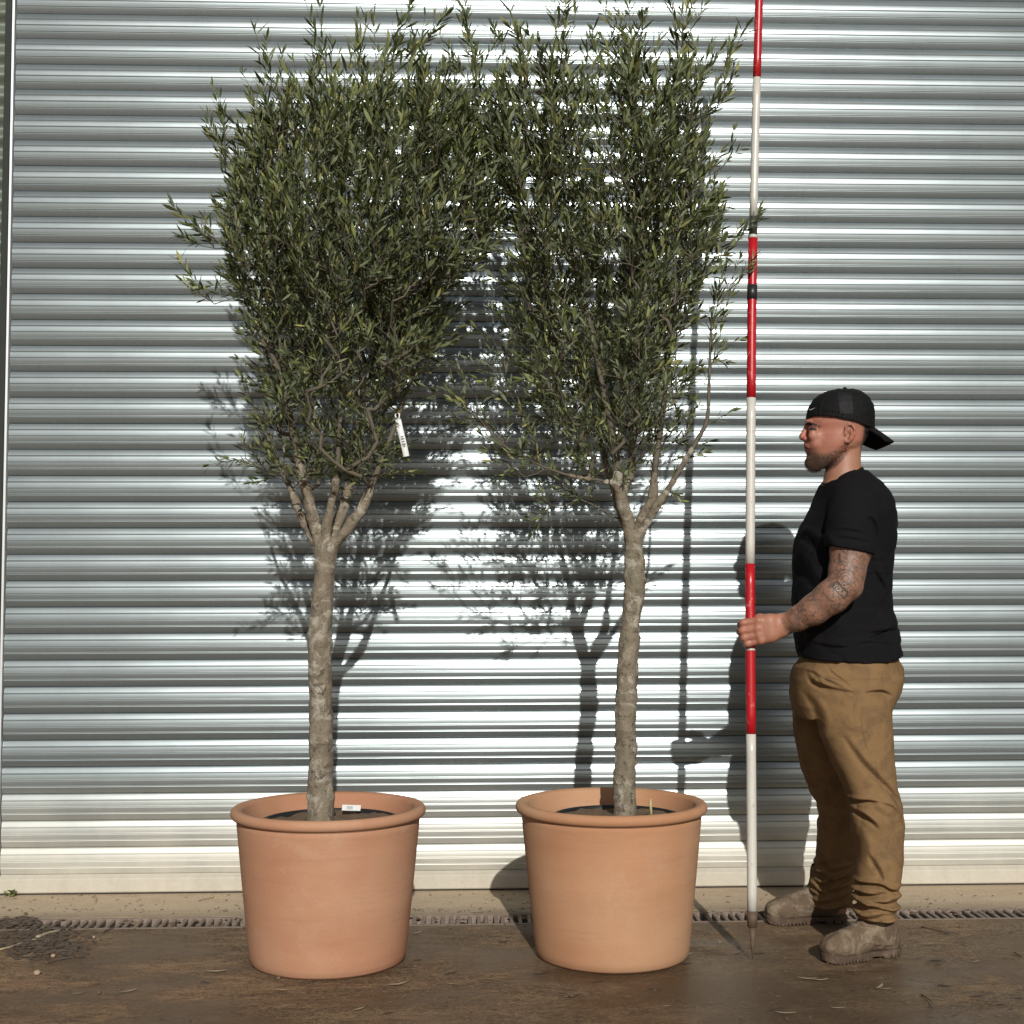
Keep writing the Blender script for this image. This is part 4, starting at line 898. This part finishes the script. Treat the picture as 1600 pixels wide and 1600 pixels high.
# ---------------- trousers
t = SDF((.93, -1.04, .055), (1.41, -.43, .96), .0036)
t.loft([(1018, 1262, 1392, HY, .145), (1033, 1253, 1398, HY, .158), (1042, 1245, 1403, HY, .168), (1060, 1240, 1404, HY, .174), (1080, 1239, 1399, HY, .175), (1100, 1240, 1388, HY, .172), (1118, 1246, 1380, HY, .165)], .02, 2.5)
NL = [(1062, 1268, 1403, -.855, .088), (1085, 1274, 1397, -.862, .092), (1110, 1279, 1391, -.868, .093), (1150, 1285, 1391, -.875, .092), (1185, 1298, 1394, -.882, .089), (1225, 1317, 1399, -.892, .083), (1255, 1327, 1408, -.90, .080), (1290, 1332, 1410, -.905, .077), (1340, 1341, 1408, -.915, .072), (1375, 1338, 1404, -.918, .070), (1395, 1338, 1407, -.92, .071), (1404, 1335, 1403, -.92, .069), (1414, 1338, 1406, -.92, .070), (1424, 1335, 1403, -.92, .067), (1436, 1337, 1404, -.92, .066), (1444, 1337, 1403, -.92, .065)]
t.loft(NL, .016, 2.25)
FL = [(1062, 1240, 1385, -.665, .088), (1110, 1240, 1375, -.655, .092), (1160, 1245, 1368, -.645, .090), (1200, 1252, 1362, -.630, .086), (1235, 1263, 1354, -.612, .081), (1258, 1277, 1350, -.60, .078), (1300, 1282, 1345, -.58, .074), (1330, 1279, 1340, -.565, .070), (1355, 1272, 1337, -.55, .069), (1380, 1268, 1335, -.535, .068), (1395, 1265, 1333, -.53, .066), (1405, 1269, 1332, -.525, .066), (1412, 1266, 1332, -.525, .064), (1421, 1270, 1331, -.525, .062)]
t.loft(FL, .016, 2.25)
X, Y, Z = t.ax[0][:, None, None], t.ax[1][None, :, None], t.ax[2][None, None, :]
_rd = lambda a, p: np.clip(1-np.abs(a)*2.2, 0, 1)**p
zc = at(1370, 1372, -.92)[2]; cuff = np.clip((zc-Z)/.03, 0, 1)
knee = np.exp(-((Z-at(1370, 1262, -.9)[2])/.06)**2)
ph = 2.6*vnoise(X*9, Y*9, Z*5, 31)
t.F += (.0045*_rd(vnoise(X*7+Z*4, Y*7, Z*9-X*5, 36), 2)*(.35+knee+cuff)+.0030*_rd(vnoise(X*13-Z*6, Y*11, Z*15+X*6, 37), 2)*(.4+knee+cuff)-.002+.0058*cuff*np.sin((Z-X*.12)*2*math.pi/.033+ph*1.8)+.0050*vnoise(X*8, Y*8, Z*13, 33)*(.5+knee+.6*cuff)+.0022*vnoise(X*22, Y*22, Z*30, 34)*(.5+knee+cuff)+.0035*vnoise(X*11+Z*7, Y*9, Z*6-X*8, 35)).astype(np.float32)
N_ = -.87; F_ = -.55
apply_creases(t, [cr([(1300, 1034), (1304, 1050), (1322, 1066), (1337, 1081)], .0028, .0035, N_), cr([(1272, 1050), (1282, 1072), (1310, 1080), (1338, 1084)], .0065, .009, N_), cr([(1350, 1084), (1378, 1083), (1397, 1089)], .006, .010, N_), cr([(1285, 1057), (1298, 1067), (1324, 1077)], .005, .007, N_),
                 cr([(1342, 1088), (1343, 1130), (1350, 1165), (1364, 1197), (1370, 1230)], .0022, .0025, N_), cr([(1328, 1257), (1352, 1254), (1373, 1254)], .0055, .010, -.89), cr([(1332, 1266), (1354, 1280), (1371, 1295)], .0055, .009, -.89), cr([(1319, 1150), (1348, 1195), (1385, 1232), (1408, 1257)], .009, .010, -.88),
                 cr([(1372, 1254), (1392, 1262), (1402, 1275)], .005, .006, -.89), cr([(1358, 1335), (1374, 1366), (1379, 1384)], .006, .007, -.9), cr([(1340, 1290), (1352, 1320), (1356, 1350)], .008, .005, -.9), cr([(1338, 1388), (1370, 1385), (1392, 1393), (1408, 1399)], .0052, .013, -.91), cr([(1337, 1399), (1360, 1402), (1376, 1400)], .0040, .008, -.91), cr([(1338, 1411), (1366, 1422), (1402, 1428)], .0048, .012, -.91), cr([(1352, 1411), (1372, 1412), (1398, 1415)], .004, .006, -.91),
                 cr([(1270, 1366), (1290, 1373), (1308, 1385)], .006, .011, F_), cr([(1268, 1389), (1284, 1399), (1300, 1408)], .0045, .010, F_), cr([(1274, 1380), (1296, 1392)], .004, .007, F_), cr([(1280, 1262), (1294, 1290), (1298, 1320)], .008, .006, F_), cr([(1246, 1075), (1262, 1110), (1268, 1150)], .008, .005, -.7), cr([(1338, 1438), (1370, 1439), (1402, 1437)], .0015, .0018, -.91), cr([(1252, 1046), (1262, 1052), (1266, 1068)], .005, .005, -.72)])
zb = np.interp(t.ax[1], [-.75, -.7], [at(1370, 1442, -.98)[2], at(1300, 1417, -.55)[2]])[None, :, None]
t.F = np.maximum(t.F, np.broadcast_to(zb-Z, t.F.shape)).astype(np.float32)
V, Q = t.nets(); trousers = fast_mesh('trousers', V, Q, M_chino, man)
# ---------------- boots
def boot(cx, cy, ang, sc, label):
    g = SDF((-.16, -.075, -.004), (.19, .075, .20), .0030)
    g.ell((.105, 0, .046), (.060, .047, .036), .02); g.ell((.05, 0, .052), (.085, .045, .046), .025); g.ell((-.085, 0, .055), (.046, .040, .050), .02)
    g.chain([(.02, 0, .075), (-.03, 0, .10)], [.036, .044], .03); g.chain([(-.045, 0, .07), (-.058, 0, .185)], [.050, .052], .02, squash=(1, .88, 1))
    X, Y, Z = g.ax[0][:, None, None], g.ax[1][None, :, None], g.ax[2][None, None, :]
    g.F = np.maximum(g.F, np.broadcast_to(.022-Z, g.F.shape)).astype(np.float32)
    g.F += (.0016*vnoise(X*60, Y*60, Z*60, 41)+.0022*vnoise(X*24, Y*24, Z*30, 42)).astype(np.float32)
    # seams: toe cap and side panel, raised
    for P in ([(.075, .090), (.070, .060), (.080, .035), (.11, .026)], [(-.005, .145), (-.012, .09), (.02, .062), (-.02, .048), (-.07, .045)], [(-.095, .15), (-.10, .09), (-.085, .05)]):
        for i in range(len(P)-1):
            a, c = np.array(P[i]), np.array(P[i+1]); ab = c-a
            def fn(X, Y, Z, a=a, ab=ab):
                tt = np.clip(((X-a[0])*ab[0]+(Z-a[1])*ab[1])/(ab@ab), 0, 1); d2 = (X-a[0]-tt*ab[0])**2+(Z-a[1]-tt*ab[1])**2; return -.0022*np.exp(-d2/.0028**2)+Y*0
            g.op(fn, (min(a[0], c[0])-.01, -.07, min(a[1], c[1])-.01), (max(a[0], c[0])+.01, .07, max(a[1], c[1])+.01), mode='off', pad=0)
    V, Q = g.nets(); R = np.array([[-math.cos(ang), math.sin(ang)*1.0, 0], [-math.sin(ang), -math.cos(ang), 0], [0, 0, 1]])
    def W(V): return (V*sc)@R.T+np.array([cx, cy, 0])
    o = fast_mesh('boot', W(V), Q, M_boot, man)
    h = SDF((-.16, -.075, -.006), (.19, .075, .05), .0030); X, Y, Z = h.ax[0][:, None, None], h.ax[1][None, :, None], h.ax[2][None, None, :]
    tt = np.clip((X+.092)/.200, 0, 1); rad = .040+.012*tt; d = np.sqrt((X+.092-tt*.200)**2+Y**2)-rad; waist = .006*np.exp(-((X+.005)/.035)**2)
    top = .026+.006*np.clip((X-.1)/.06, 0, 1); m = np.maximum(d+waist, np.maximum(Z-top, .0008-Z+.010*np.clip((X-.12)/.05, 0, 1)**2))
    h.F = np.broadcast_to(m, h.F.shape).astype(np.float32).copy()
    h.op(lambda X, Y, Z: np.maximum(np.abs(X+.022)-.022, Z-.009)+0*Y, (-.06, -.07, -.005), (.02, .07, .012), .003, 'cut', pad=0)
    for i in range(11):
        x = .03+i*.013
        for s_ in (-1, 1): h.ell((x, s_*(.0405+.012*min(1, (x+.092)/.2)), .004), (.0022, .012, .008), .002, 'cut')
    for i in range(4):
        for s_ in (-1, 1): h.ell((-.115+i*.014, s_*.041, .004), (.0022, .012, .008), .002, 'cut')
    h.F += (.0010*vnoise(X*70, Y*70, Z*70, 43)).astype(np.float32)
    V, Q = h.nets(); fast_mesh('sole', W(V), Q, M_sole, o); return o
ga = ground(1351, 1497); boot(ga[0]+.003, -.918, math.radians(20), .90, 'near')
fa = at(1266, 1445, -.52); boot(fa[0]+.004, -.508, math.radians(4), .90, 'far')
# ---------------- cap
c = SDF((at(1252, 650, HY)[0], HY-.11, at(1300, 712, HY)[2]), (at(1400, 650, HY)[0], HY+.11, at(1300, 600, HY)[2]), .0026)
c.loft([(608.5, 1305, 1334, HY, .02), (611, 1293, 1342, HY, .038), (616, 1281, 1350, HY, .055), (624, 1271.5, 1358, HY, .069), (634, 1264.5, 1362.5, HY, .078), (646, 1261, 1364.5, HY, .0825), (660, 1259, 1365, HY, .085), (675, 1258, 1365, HY, .085)], .01, 2.15, .10)
X, Y, Z = c.ax[0][:, None, None], c.ax[1][None, :, None], c.ax[2][None, None, :]
E_ = [(1250, 650.5), (1261, 651), (1280, 649.5), (1300, 653), (1320, 658), (1335, 661.5), (1350, 667), (1372, 671)]
ez = np.interp(c.ax[0], [at(x, y, HY-.05)[0] for x, y in E_], [at(x, y, HY-.05)[2] for x, y in E_])[:, None, None]
c.F = np.maximum(c.F, np.broadcast_to(ez-Z, c.F.shape)).astype(np.float32)
ct = at(1320, 650, HY); th = np.arctan2(Y-ct[1], X-ct[0])
for q in (math.pi/2, -math.pi/2, math.pi/6, -math.pi/6, 5*math.pi/6, -5*math.pi/6):
    dq = np.abs((th-q+math.pi) % (2*math.pi)-math.pi); rr_ = np.hypot(X-ct[0], Y-ct[1]); c.F -= (.0018*np.exp(-(dq*rr_/.0022)**2)).astype(np.float32)
band = np.exp(-((Z-ez-.013)/.0016)**2); c.F += (.0008*band+.0014*vnoise(X*30, Y*30, Z*30, 51)+.0009*vnoise(X*80, Y*80, Z*80, 52)).astype(np.float32)
c.F = np.maximum(c.F, np.broadcast_to(ez-Z, c.F.shape)).astype(np.float32)
# hollow
i2 = SDF(c.lo, c.lo+(c.n-1)*c.h, c.h); i2.F = np.full_like(c.F, .05); i2.n = c.n
i2.loft([(612, 1305, 1334, HY, .02), (614, 1293, 1341, HY, .036), (619, 1283, 1348, HY, .052), (627, 1274, 1355.5, HY, .066), (637, 1267, 1360, HY, .0755), (648, 1262.6, 1362, HY, .080), (660, 1261, 1362, HY, .082), (680, 1260, 1362, HY, .082)], .002, 2.15, .10)
c.F = np.maximum(c.F, -i2.F[:c.F.shape[0], :c.F.shape[1], :c.F.shape[2]])
V, Q = c.nets(); cap = fast_mesh('cap', V, Q, M_cap, man)
bt = hp(1320, 606.8, 0); V, Fc = lathe([(0, .004), (.004, .0035), (.0065, .001), (.0065, -.002)], bt, 14); mesh('cap_button', V, Fc[::1], M_cap, cap)
V = []; Fc = []; nu, nv = 10, 20; g0 = []
for k in range(2):
    for i in range(nu+1):
        for j in range(nv+1):
            u = i/nu; v = 2*j/nv-1; hwd = .074*(1-.35*u**2.4)
            root = at(1362.5, 667.5, HY); ext = .072*(1-.16*v*v*u)
            x = root[0]-.040*(abs(v)**2.1)*(1-.25*u)+ext*u*.86+.004; z = root[2]-ext*u*.58-.014*v*v-.016*max(v, 0)**1.5*(1) - .002 + (abs(v)**2.1)*.004-k*.0028
            y = HY+hwd*v*(1+.0*u); V.append((x, y, z))
M_ = (nu+1)*(nv+1)
for i in range(nu):
    for j in range(nv):
        a = i*(nv+1)+j; Fc += [(a, a+nv+1, a+nv+2, a+1), (M_+a, M_+a+1, M_+a+nv+2, M_+a+nv+1)]
edge = [i*(nv+1) for i in range(nu+1)]+[nu*(nv+1)+j for j in range(1, nv+1)]+[i*(nv+1)+nv for i in range(nu-1, -1, -1)]+[j for j in range(nv-1, 0, -1)]
for i in range(len(edge)): a, b2 = edge[i], edge[(i+1) % len(edge)]; Fc.append((a, b2, M_+b2, M_+a))
mesh('cap_brim', V, Fc, M_cap, cap)
# ---------------- things laid on curved surfaces: project along +y onto a mesh
from mathutils.bvhtree import BVHTree
def bvh_of(o):
    n = len(o.data.vertices); co_ = np.empty(n*3, np.float32); o.data.vertices.foreach_get('co', co_); co_ = co_.reshape(-1, 3)
    return BVHTree.FromPolygons([tuple(v) for v in co_.tolist()], [tuple(p.vertices) for p in o.data.polygons])
def lay(name, P2, Fc, tree, Yg, off, mat, parent):
    V = []
    for (x, y) in P2:
        p = Vector(at(x, y, Yg)); d = (p-Vector(CAMP)).normalized(); h = tree.ray_cast(Vector(CAMP)+d*2, d, 4)
        V.append(tuple(h[0]-d*off) if h[0] is not None else tuple(p))
    return mesh(name, V, Fc, mat, parent, False)
tb = bvh_of(body)
def text_px(body_txt, cx, cy, size, ang, tree, Yg, off, mat, name, parent, width=1.0, weight=0.0):
    cu = bpy.data.curves.new('lettering', 'FONT'); cu.body = body_txt; cu.size = size; cu.align_x = 'CENTER'; cu.align_y = 'CENTER'; cu.resolution_u = 3; cu.offset = weight
    ob = bpy.data.objects.new('lettering', cu); COL.objects.link(ob); dg = bpy.context.evaluated_depsgraph_get(); me = bpy.data.meshes.new_from_object(ob.evaluated_get(dg)); bpy.data.objects.remove(ob)
    ca, sa_ = math.cos(ang), math.sin(ang); P2 = []
    for v in me.vertices:
        x, y = v.co.x*width, v.co.y; P2.append((cx+x*ca+y*sa_, cy+x*sa_-y*ca))
    return lay(name, P2, [tuple(p.vertices) for p in me.polygons], tree, Yg, off, mat, parent)
def patch(cx, cy, w, h, ang, n=8, m=5):
    ca, sa_ = math.cos(ang), math.sin(ang); P2 = []; F2 = []
    for j in range(m+1):
        for i in range(n+1):
            x = (i/n-.5)*w; y = (j/m-.5)*h; P2.append((cx+x*ca+y*sa_, cy+x*sa_-y*ca))
    for j in range(m):
        for i in range(n): a = j*(n+1)+i; F2.append((a, a+1, a+n+2, a+n+1))
    return P2, F2
A_ = math.radians(44)
P2, F2 = patch(1311.5, 922.5, 28, 9.5, A_); lay('tattoo_band', P2, F2, tb, -1.03, .0007, M_ink, body)
P2, F2 = patch(1319, 915.5, 24, 8, A_); lay('tattoo_band', P2, F2, tb, -1.03, .0007, M_ink, body)
text_px('WORK', 1319.5, 915, 9.5, A_, tb, -1.03, .0013, M_bareskin, 'tattoo_lettering', body, .85)
text_px('YOUR', 1312.0, 922.3, 10.5, A_, tb, -1.03, .0013, M_bareskin, 'tattoo_lettering', body, .85)
def arcpx(cx, cy, rx, ry, a0, a1, w, n=18):
    P2 = []; F2 = []
    for i in range(n+1):
        q = math.radians(a0+(a1-a0)*i/n)
        for k in (0, 1): P2.append((cx+(rx+k*w)*math.cos(q), cy-(ry+k*w)*math.sin(q)))
    for i in range(n): F2.append((2*i, 2*i+2, 2*i+3, 2*i+1))
    return P2, F2
for args in ((1321, 903, 13, 13, -15, 195, .9), (1320.5, 904, 9.5, 9, -10, 190, .7), (1320.5, 904, 5, 4.5, 0, 360, .8)):
    P2, F2 = arcpx(*args); lay('tattoo_ring', P2, F2, tb, -1.03, .0007, M_ink, body)
for (x0, y0, x1, y1, w) in ((1285, 925, 1303, 941, .8), (1311.5, 864, 1312.5, 879, 3), (1220.5, 966, 1229, 986, .7), (1223, 965, 1231.5, 984, .6)):
    L_ = math.hypot(x1-x0, y1-y0); P2, F2 = patch((x0+x1)/2, (y0+y1)/2, L_, w, math.atan2(y1-y0, x1-x0), 8, 1); lay('tattoo_line', P2, F2, tb, -1.0, .0007, M_ink, body)
_ok = np.where((beard*(.55+.45*chin) > .35) & (px < 1330) & (V_body[:, 1] < HY+.03))[0]; _rs = np.random.default_rng(3); _pk = _rs.choice(_ok, 2600, replace=True)
_nm = np.empty(len(V_body)*3, np.float32); body.data.vertices.foreach_get('normal', _nm); _nm = _nm.reshape(-1, 3)
_b = V_body[_pk]+_rs.normal(0, .0012, (2600, 3)); _n = _nm[_pk]; _d = _n*.7+np.array([-.15, 0, -.75])+_rs.normal(0, .25, (2600, 3)); _d /= np.linalg.norm(_d, axis=1)[:, None]
_L = (.0020+.0026*chin[_pk])[:, None]*_rs.uniform(.6, 1.2, (2600, 1)); _s = np.cross(_d, _n); _s /= np.linalg.norm(_s, axis=1)[:, None]+1e-9
_V = np.stack([_b-_s*.00045, _b+_s*.00045, _b+_d*_L+_n*.0006], 1).reshape(-1, 3); _o = fast_mesh('beard_hair', _V, np.arange(len(_V)).reshape(-1, 3), simple('beard_brown', (.045, .026, .016), .8, 0, .4), body, False, 3); _o['kind'] = 'stuff'
HAIR = simple('dark_brown_hair', (.022, .014, .010), .8, 0, .3)
def strip_px(name, up, lo_, mat, off, n=14):
    U = smoothpath(np.array(up, float), n); Lo = smoothpath(np.array(lo_, float), n); P2 = []
    for a, c_ in zip(U, Lo):
        for q in (0, .5, 1): P2.append(tuple(a+(c_-a)*q))
    return lay(name, P2, [(3*i+k, 3*i+3+k, 3*i+4+k, 3*i+1+k) for i in range(n-1) for k in (0, 1)], tb, HY-.06, off, mat, body)
strip_px('eyebrow', [(1258.8, 661.2), (1264, 659.8), (1271, 660.8), (1277, 663.8)], [(1259, 664.6), (1264, 664.2), (1271, 664.0), (1276.5, 665.0)], HAIR, .0042)
strip_px('eyelash', [(1264.5, 669.2), (1268, 667.6), (1272, 668.2), (1276.5, 671.2)], [(1265, 671.2), (1268, 671.8), (1272, 671.9), (1275.5, 672.2)], HAIR, .0016)
strip_px('mouth_line', [(1257.6, 699.0), (1261, 699.3), (1264, 700.2), (1267.5, 702.0)], [(1257.8, 700.6), (1261, 700.9), (1264, 701.6), (1267, 702.6)], simple('mouth_dark', (.05, .018, .014), .6), .0010)
cv = np.empty(len(cap.data.vertices)*3, np.float32); cap.data.vertices.foreach_get('co', cv); cv = cv.reshape(-1, 3); cx0, cx1 = at(1301, 640, HY)[0], at(1322, 640, HY)[0]
cap.data.materials.append(M_capside); fi = np.array([p.vertices[0] for p in cap.data.polygons]); xx = cv[fi]; mi = ((xx[:, 0] > cx0) & (xx[:, 0] < cx1) & (xx[:, 2] < at(1310, 618, HY)[2]) & (xx[:, 2] > at(1310, 652, HY)[2])).astype(np.int32); cap.data.polygons.foreach_set('material_index', mi)
tc = bvh_of(cap)
# small embroidered tick on the cap front
sw = [(1263.3, 637.0), (1264.8, 639.2), (1268, 639.0), (1274.5, 636.6), (1268, 640.6), (1264.6, 641.0)]
lay('cap_emblem', sw, [(0, 1, 5), (1, 2, 4, 5), (2, 3, 4)], tc, HY-.08, .0012, simple('grey_thread', (.32, .32, .32), .6), cap)

# ================================================================== SMALL THINGS ON THE GROUND
def spot(x, y):
    marks = [(60, 'near the left picture edge'), (230, 'just right of the leaf heap'), (390, 'just left of the orange pot'), (640, 'in front of the orange pot'), (735, 'to the right of the orange pot'), (840, 'to the left of the paler pot'), (960, 'in front of the left half of the paler pot'), (1075, 'in front of the right half of the paler pot'), (1165, 'between the paler pot and the striped pole'), (1290, 'between the pole and the near boot'), (1415, 'in front of the near boot'), (1500, 'to the right of the near boot'), (1700, 'near the right picture edge')]
    w = next(t for m, t in marks if x < m); return w+(', by the drain' if y < 1485 else ', at picture bottom' if y > 1560 else ', mid yard')
def leafthing(x, y, L, ang, mat, label, grp, curl=.3, z0=0.0, nm='fallen_leaf', cat='leaf'):
    p = ground(x, y, z0); V = []; n = 7; w = L*rnd.uniform(.09, .14)
    for i in range(n):
        s_ = i/(n-1); ww = w*math.sin(math.pi*min(1, s_*.96+.02))**.8; bz = .003+L*curl*(s_-.5)**2*rnd.uniform(.8, 1.2); sx = (s_-.5)*L; cy_ = L*.15*(s_-.5)**2*4*curl
        for k, q in ((-1, .35), (0, 0), (1, .35)): V.append((sx*math.cos(ang)-(k*ww+cy_)*math.sin(ang), sx*math.sin(ang)+(k*ww+cy_)*math.cos(ang), bz+q*ww))
    Fc = []
    for i in range(n-1):
        for k in (0, 1): a = i*3+k; Fc.append((a, a+3, a+4, a+1))
    o = mesh(nm, V, Fc, mat); o.location = (p[0], p[1], z0+.001); return tag(o, label, cat, grp)
GL = 'dry olive leaves scattered over the wet yard'
for (x, y, L, a) in [(1385, 1548, .035, .2), (1262, 1532, .055, -.2), (1283, 1534, .045, .1), (1375, 1545, .05, .9), (1228, 1586, .055, -.15), (1310, 1578, .04, 0), (1125, 1475, .04, 1.2), (1450, 1478, .04, .1), (652, 1460, .045, .8), (622, 1541, .06, .5), (745, 1428, .04, .2), (338, 1521, .06, .1), (200, 1552, .05, .6), (120, 1555, .03, .3), (690, 1450, .03, .2), (708, 1540, .03, .1), (440, 1550, .04, -.3), (1095, 1500, .03, .4), (1525, 1505, .03, .5), (890, 1560, .03, .3), (560, 1580, .04, .7), (1040, 1575, .03, .2)]:
    leafthing(x, y, L, a, M_dryleaf, 'pale dry leaf '+spot(x, y), GL)
GD = 'dark wet leaves stuck to the yard'
for i in range(46):
    x = rnd.choice([rnd.uniform(640, 1600), rnd.uniform(0, 1600), rnd.uniform(1380, 1600)]); y = rnd.uniform(1452, 1595); leafthing(x, y, rnd.uniform(.018, .05), rnd.uniform(-.5, .7), M_darkleaf, 'dark wet leaf '+spot(x, y), GD, .08)
def twig(pts, r, mat, label, grp=None, z=.004):
    P = [ground(x, y, z) for x, y in pts]; P = [np.array([p[0], p[1], z+rnd.uniform(0, .004)]) for p in P]; c0 = P[0].copy(); P = smoothpath(np.array(P), 10)
    V, Fc = tube(P, np.linspace(r, r*.45, 10), 6); o = mesh('fallen_twig', V, Fc, mat); return tag(o, label, 'twig', grp)
M_pale = simple('peeled_twig', (.34, .27, .17), .8, 0, .2)
twig([(0, 1484), (20, 1479), (40, 1471), (60, 1468)], .0030, M_pale, 'long pale twig lying from the left picture edge toward the leaf heap')
twig([(58, 1467), (75, 1459), (95, 1453)], .0065, M_pale, 'thick broken pale stick on top of the leaf heap at the left')
twig([(70, 1505), (95, 1499), (118, 1496)], .0030, M_drytwig, 'thin dark twig on the near side of the leaf heap')
twig([(160, 1458), (172, 1452), (180, 1449)], .0025, M_drytwig, 'short dark twig beside the drain left of the orange pot')
twig([(1440, 1448), (1478, 1456), (1505, 1461)], .0022, M_drytwig, 'thin dark twig on the yard right of the near boot')
twig([(1440, 1555), (1455, 1567), (1456, 1575)], .0022, M_drytwig, 'short bent dark twig on the yard at lower right')
twig([(1585, 1490), (1598, 1496)], .0025, M_drytwig, 'short dark twig at the right picture edge')
twig([(1000+60, 1486), (1075, 1490), (1081, 1489)], .0012, M_pale, 'thin pale straw at the right foot of the paler pot')
# debris heap: uncountable bits
V = []; Fc = []
def bit(x, y, L, a, r, z0=0):
    b_ = len(V); p = ground(x, y); dx, dy = math.cos(a)*L/2, math.sin(a)*L/2; nx, ny = -math.sin(a)*r, math.cos(a)*r; z = z0+rnd.uniform(.0015, .009)
    V.extend([(p[0]-dx, p[1]-dy, z), (p[0]+nx, p[1]+ny, z+r), (p[0]+dx, p[1]+dy, z+rnd.uniform(-.001, .004)), (p[0]-nx, p[1]-ny, z-.001)]); Fc.append((b_, b_+1, b_+2)); Fc.append((b_, b_+2, b_+3))
for i in range(520): bit(rnd.gauss(62, 34), rnd.gauss(1474, 12), rnd.uniform(.008, .045), rnd.gauss(.15, .7), rnd.uniform(.0012, .004))
for i in range(120): bit(rnd.uniform(-10, 60), rnd.gauss(1443, 4), rnd.uniform(.01, .05), rnd.gauss(.1, .4), rnd.uniform(.0012, .0035))
o = mesh('leaf_debris', V, Fc, M_darkleaf, None, False); tag(o, kind='stuff')
V = []; Fc = []
for i in range(900): bit(rnd.uniform(0, 1600), rnd.choice([rnd.uniform(1448, 1598), rnd.uniform(1398, 1426), rnd.gauss(1451, 4), rnd.gauss(1425, 2)]), rnd.uniform(.004, .02), rnd.gauss(.1, .7), rnd.uniform(.0006, .0018), -.001)
o = mesh('ground_litter', V, Fc, M_drytwig, None, False); tag(o, kind='stuff')
def pebble(x, y, r, mat, label, nm, cat, z0=0.0, sq=.75):
    p = ground(x, y, z0); V = []; Fc = []; n, m = 7, 10
    for i in range(1, n):
        for k in range(m):
            q = 2*math.pi*k/m; f = math.pi*i/n; R_ = r*(1+.13*noise.noise(Vector((math.cos(q)*2+x, math.sin(q)*2, f*2)))); V.append((R_*math.sin(f)*math.cos(q), R_*math.sin(f)*math.sin(q), r*sq+R_*sq*math.cos(f)))
    for i in range(n-2):
        for k in range(m): a = i*m+k; c_ = i*m+(k+1) % m; Fc.append((a, a+m, c_+m, c_))
    Fc += [tuple(range(m)), tuple(range((n-1)*m-1, (n-2)*m-1, -1))]
    o = mesh(nm, V, Fc, mat); o.location = (p[0], p[1], z0); return tag(o, label, cat)
pebble(58, 1524, .010, M_stone, 'pale rounded stone on the yard near the lower left corner', 'stone', 'stone')
pebble(146, 1467, .0065, M_stone, 'tiny pale pebble beside the leaf heap', 'stone', 'stone')
pebble(83, 1496, .007, M_stone, 'small round pebble on the near edge of the leaf heap', 'stone', 'stone')
pebble(331, 1403, .0065, simple('olive_fruit', (.26, .25, .11), .5), 'small greenish olive fruit on the pale apron left of the orange pot', 'fallen_olive', 'fruit', .002)
pebble(40, 1430, .0065, simple('brown_fruit', (.09, .08, .04), .5), 'small brown olive fruit on the pale apron above the drain', 'fallen_olive', 'fruit', .002)
pebble(155, 1553, .006, M_soil, 'small clod of soil on the yard left of the orange pot', 'clod', 'clod')
pebble(435, 1531, .007, M_soil, 'dark clod at the front foot of the orange pot', 'clod', 'clod')
twig([(148, 1399), (151, 1406), (148, 1412)], .0018, M_pale, 'curved pale straw on the apron under the shutter', None, .005)
twig([(310, 1408), (322, 1406), (330, 1404)], .0014, M_drytwig, 'thin stalk beside the greenish olive on the apron', None, .005)
# weed in the corner of the door
wd = thing('weed', 'small green weed growing in the corner at the left foot of the shutter', 'weed', tuple(ground(14, 1402)))
V = []; Fc = []; wc = ground(15, 1403)
for i in range(16):
    q = rnd.uniform(0, 6.28); r = rnd.uniform(.004, .020); c_ = wc+np.array([r*math.cos(q), r*math.sin(q)*.7, rnd.uniform(.006, .026)]); s_ = rnd.uniform(.006, .011); b_ = len(V)
    for k in range(5): a = k*1.2566+q; V.append(c_+np.array([s_*math.cos(a), s_*math.sin(a)*.8, s_*.5*math.cos(a-q)]))
    Fc.append(tuple(range(b_, b_+5)))
mesh('weed_leaves', V, Fc, M_weed, wd, False)
V, Fc = tube([wc, wc+np.array([.002, 0, .02])], [.0015, .001], 5); mesh('stem', V, Fc, M_weed, wd)
